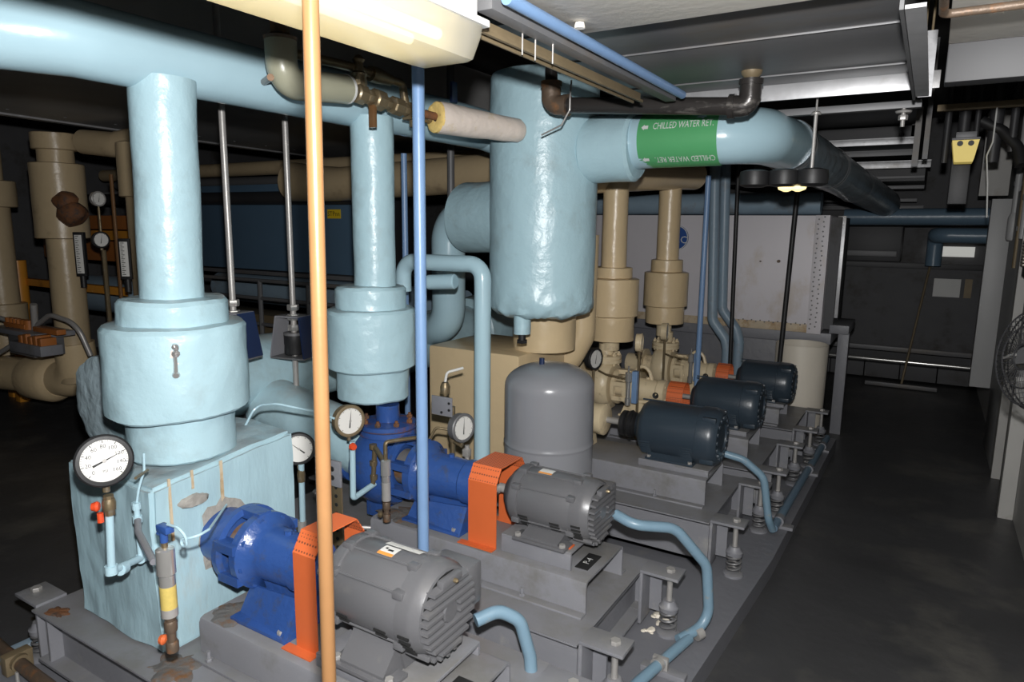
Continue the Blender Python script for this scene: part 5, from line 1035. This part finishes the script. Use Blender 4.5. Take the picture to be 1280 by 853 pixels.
# ------------------------------------------------------------------ left background
t = thing('ceiling_duct', 'wide dark riveted duct under the ceiling at left', 'duct', (-4, 5, 2.33))
MB().prism([(-5.02, .9), (-3.05, .9), (-3.05, 8.9), (-5.9, 8.9), (-5.35, 3.1)][::-1], 'z', 2.33, 2.8).build('body', 'rustduct', t)
MB().prism([(-5.05, .9), (-4.98, .9), (-5.31, 3.1), (-5.86, 8.9), (-5.92, 8.9), (-5.38, 3.1)][::-1], 'z', 2.318, 2.332).build('lip', 'galv', t)
b = MB()
for k in range(20): b.lathe([(.012, -.004), (.008, 0)], (-4.9 - .03 * k, 1.1 + .35 * k, 2.329), seg=8)
b.build('rivets', 'galv', t)['kind'] = 'stuff'
YA = 2.6
def tan_col(name, x, y, segs, label):
    t = thing(name, label, 'pipe', (x, y, segs[-1][1]), 'tan jacketed pipes at far left')
    for (nm, r, z0, z1) in segs:
        q = MB().lathe([(r - .012, z0), (r, z0 + .006)] + [(r, z0 + .006 + (z1 - z0 - .012) * k / 5) for k in range(1, 6)] + [(r - .012, z1), (.02, z1 + .001)], (x, y, 0), seg=44); q.jit(.004, 6, x); q.build(nm, 'tanfar', t)
    return t
ta = tan_col('tan_column_pipe', -5.40, YA, (('cap_jacket', .145, 2.14, 2.26), ('neck', .115, 2.04, 2.15), ('valve_jacket', .172, 1.52, 2.05), ('lower_pipe', .112, .45, 1.53)), 'tan jacketed column with a rusty lump, far left background')
b = MB().sphere((-5.22, 2.58, 1.70), .115, 24, (1, .8, .8)).sphere((-5.24, 2.56, 1.78), .095, 20, (1, .8, .8)); b.jit(.022, 14); b.build('rusty_lump', 'rust', ta)
b = MB().tube([(-7.2, 2.42, .38), (-5.40, 2.62, .46), (-5.40, 2.60, .75)], .135, bend=.22, seg=40, n=10); b.jit(.003, 6); b.build('bottom_elbow', 'tan', ta)
b = MB().lathe([(.135, 0), (.17, .02), (.178, .04), (.178, .30), (.155, .34), (.13, .36)], (-5.98, 2.555, .43), (1, .10, .03), 44); b.jit(.004, 6); b.build('elbow_sleeve', 'tan', ta)
tan_col('tan_column_pipe', -6.52, 2.62, (('upper_pipe', .10, 1.95, 2.3), ('valve_jacket', .18, 1.75, 1.96), ('neck', .125, .95, 1.77), ('lower_jacket', .17, .55, .97)), 'tan jacketed column cut by the left photo edge')
tan_col('tan_column_pipe', -4.36, 2.6, (('upper_jacket', .135, 1.80, 2.14), ('lower_pipe', .10, .7, 1.81)), 'tan jacketed column just left of the near blue riser')
b = MB().tube([(-5.2, 2.7, 2.20), (-4.9, 2.75, 2.17), (-4.72, 2.8, 2.20)], .085, bend=.1, seg=28); tag(b.jit(.003, 6).build('tan_cross_pipe', 'tanfar'), 'short tan pipe linking the tan columns high at left', 'pipe')
def thermo(x, y, z0, z1, label):
    t = thing('strip_thermometer', label, 'thermometer', (x, y, z0 - .08), 'strip thermometers on the tan columns'); h = (z1 - z0)
    n = Vector((.7, -.7, 0)); 
    R = Matrix.Translation((x, y, 0)) @ Matrix.Rotation(math.radians(35), 4, 'Z')
    MB().box(-.036, .036, -.02, .015, z0, z1, .004, R).build('case', 'black', t)
    d = MB().box(-.024, .024, -.024, -.018, z0 + .02, z1 - .02, .001, R).build('scale', 'dial', t)
    b = MB(); [b.box(-.018, (-.004 if k % 2 else .004), -.0255, -.0238, z0 + .03 + k * (h - .06) / 16, z0 + .034 + k * (h - .06) / 16, 0, R) for k in range(17)]; b.build('graduations', 'ink_shade', d)
    MB().cyl((x, y, z0 - .08), (x, y, z0), .02, seg=12).build('bulb_stem', 'black', t)
thermo(-5.14, 2.58, 1.26, 1.57, 'strip thermometer on the tan column with the rusty lump')
thermo(-4.40, 2.48, 1.28, 1.54, 'strip thermometer next to the near blue riser')
gauge((-4.90, 2.60, 1.52), (1, -.1, 0), .055, 'small gauge between the two tan columns, lower one', 80, 'black', False)
gauge((-4.96, 2.64, 1.80), (.9, .1, 0), .05, 'small gauge between the two tan columns, upper one', 80, 'steel', False, 'PSI', 0)
tag(MB().tube([(-4.88, 2.6, 1.45), (-4.88, 2.6, .0)], .016, seg=10).build('small_brass_pipe', 'brass'), 'thin brass pipe below the small gauges at left', 'pipe')
tag(MB().cyl((-4.62, 2.55, .0), (-4.62, 2.55, 1.95), .012, seg=10).build('brown_rod', 'copper'), 'thin brown vertical rod left of the near riser', 'rod')
tag(MB().cyl((-5.02, 2.9, .9), (-5.02, 2.9, 1.5), .07, seg=16).build('blue_grey_post', 'lightslate'), 'blue grey upright behind the small gauges', 'post')
# junction box with cables
t = thing('valve_actuator', 'grey actuator box with orange handles on the low tan pipe', 'actuator', (-5.35, 2.34, .72))
MB().box(-5.72, -5.05, 2.20, 2.45, .86, .895, .006).build('top_plate', 'greyd', t); MB().box(-5.50, -5.15, 2.22, 2.42, .72, .86, .008).build('body', 'duct', t)
MB().box(-5.35, -4.92, 2.16, 2.30, .76, .83, .008, None).build('tray', 'grey', t)
b = MB()
for k in range(6): b.cyl((-5.60 + .055 * k, 2.28, .895), (-5.60 + .055 * k, 2.28, .96), .026, seg=10)
b.box(-5.62, -5.32, 2.25, 2.31, .90, .93, .005).jit(.004, 30).build('orange_cap', 'obox', t)
b = MB()
for k in range(5): b.box(-5.24 + .065 * k, -5.19 + .065 * k, 2.17, 2.27, .82, .88 + .012 * (k % 2), .008)
b.box(-5.18, -4.86, 2.24, 2.30, .90, .935, .006).build('orange_cap', 'obox', t)
MB().cyl((-5.28, 2.30, .89), (-5.22, 2.28, 1.08), .022, seg=12).build('metal_stub', 'steel', t)
tag(MB().tube([(-6.3, 2.3, .80), (-6.0, 2.2, .98), (-5.75, 2.25, .96), (-5.55, 2.3, .92)], .017, bend=.15, seg=12).build('flexible_cable', 'steel'), 'metal flexible cable running left from the grey actuator box', 'cable', 'flexible cables at the actuator box')
tag(MB().tube([(-5.25, 2.3, .93), (-5.05, 2.3, 1.02), (-4.82, 2.35, .97), (-4.78, 2.4, .75)], .017, bend=.15, seg=12).build('flexible_cable', 'steel'), 'metal flexible cable arching right from the grey actuator box', 'cable', 'flexible cables at the actuator box')
tag(MB().tube([(-6.35, 2.25, .50), (-5.9, 2.2, .60), (-5.45, 2.25, .80)], .016, bend=.15, seg=12).build('flexible_cable', 'steel'), 'metal flexible cable rising from lower left to the actuator box', 'cable', 'flexible cables at the actuator box')
# orange frame
t = thing('orange_rack', 'orange steel frame behind the tan columns', 'frame', (-6.6, 2.95, 0))
for x, y in ((-7.28, 2.95), (-7.02, 2.9), (-4.75, 3.05)): MB().box(x - .045, x + .045, y - .045, y + .045, 0, 1.28 if x < -5 else 1.15, .004).build('post', 'oframe', t)
for z in (1.08, .42): MB().box(-7.35, -4.7, 2.93, 2.99, z, z + .06, .004).build('cross_bar', 'oframe', t)
MB().cyl((-6.86, 2.90, .62), (-6.86, 2.90, 1.30), .07, seg=24).build('round_post', 'oframe', t)
for z, z1, m in ((1.30, 1.50, 'obox'), (1.5, 1.60, 'oframe'), (1.60, 1.74, 'obox')): MB().box(-7.9, -6.25, 3.6, 3.9, z - .03, z1 - .04, .01).build('orange_box', m, t)
for k in range(3): MB().box(-7.9 + .42 * k, -7.52 + .42 * k, 4.1, 4.4, .9 + .14 * (k % 3), 1.02 + .14 * (k % 3), .006).build('grey_block', 'wallgrey', t)
for k in range(7): MB().box(-7.9 + .5 * k, -7.46 + .5 * k, 4.0, 4.3, .0, .20, .006).build('floor_block', 'wallgrey', t)
tag(MB().tube([(-6.5, 3.35, 1.0), (-5.4, 3.35, 1.02)], .165, seg=30).jit(.004, 6).build('blue_grey_pipe', 'lightslate'), 'thick blue grey horizontal pipe behind the tan columns', 'pipe')
tag(MB().tube([(-5.0, 3.0, 1.45), (-4.95, 2.95, 1.2), (-4.75, 2.9, 1.0), (-4.4, 2.9, .9)], .07, bend=.15, seg=18).build('dark_hose', 'duct'), 'thick dark grey hose curving beside the small gauges', 'hose')
for i, (z, r, m) in enumerate(((2.06, .05, 'duct'), (1.95, .03, 'galv'), (1.88, .06, 'ductdark'))):
    tag(MB().cyl((-8.2, 4.6 - .2 * i, z), (-4.0, 4.6 - .2 * i, z - .02), r, seg=18).build('background_pipe', m), ['dull grey', 'bright thin', 'dark thick'][i] + ' horizontal pipe high behind the left columns', 'pipe', 'horizontal pipes high behind the columns')
# chiller cabinet, tan cross pipe
t = thing('slate_cabinet', 'large slate blue cabinet with a yellow sticker in the left background', 'cabinet', (-5.1, 4.5, 1.22))
for x0, x1 in ((-6.20, -4.60), (-4.50, -4.09)): MB().box(x0, x1, 4.2, 4.9, 1.22, 1.99, .01).build('door_panel', 'chill', t)
MB().box(-6.25, -4.08, 4.25, 4.9, 1.20, 1.98, .004).build('body', 'ductdark', t); MB().box(-6.3, -4.0, 4.18, 4.9, 1.175, 1.21, .004).build('bottom_rail', 'duct', t)
s_ = MB().box(-4.37, -4.22, 4.192, 4.199, 1.69, 1.765).build('yellow_sticker', 'yellow', t, 'yellow sticker with black print'); b = MB(); add_text(b, 'STPnn', .055, (-4.295, 4.1905, 1.727), (1, 0, 0), (0, 0, 1)); b.build('lettering', 'ink_shade', s_)
t = thing('rail_frame', 'dark pipe rail under the slate blue cabinet', 'rail', (-4.7, 3.8, .1))
for z in (1.17, 1.02, .80): MB().cyl((-6.0, 3.8, z), (-3.2, 3.8, z), .016, seg=8).build('rail', 'duct', t)
for x in (-5.6, -4.78, -4.2, -3.6): MB().cyl((x, 3.8, .09), (x, 3.8, 1.17), .02, seg=8).build('post', 'duct', t)
tag(MB().cyl((-6.1, 4.4, 1.02), (-3.1, 4.4, 1.0), .14, seg=28).build('slate_floor_pipe', 'lightslate'), 'grey blue pipe behind the dark rail under the cabinet', 'pipe')
tag(MB().box(-6.2, -3.1, 4.0, 4.3, .60, .84, .01).build('tan_beam', 'brownsteel'), 'tan horizontal beam low behind the spring hangers', 'beam')
b = MB().tube([(-4.55, 4.0, 1.985), (-4.3, 4.0, 1.965), (-4.0, 4.0, 1.955), (-2.2, 4.05, 2.02)], [.16] + [.145] + [.13] * 2, bend=0, seg=34, n=8); b.jit(.003, 5)
tag(b.build('tan_cross_pipe', 'tanfar'), 'tan overhead pipe passing behind the risers to the right', 'pipe')
tag(MB().cyl((-8.2, 4.45, 2.16), (-2.9, 4.5, 2.16), .065, seg=24).build('tan_cross_pipe', 'tanfar'), 'thinner tan overhead pipe above the slate blue cabinet', 'pipe')
MBx = MB().cyl((-4.18, 3.9, 1.78), (-4.18, 3.9, 1.83), .02, seg=10).cyl((-4.18, 3.9, 1.76), (-4.18, 3.9, 1.78), .028, seg=8)
tag(MBx.build('vent_nipple', 'steel'), 'small steel nipple under the tan overhead pipe', 'fitting')
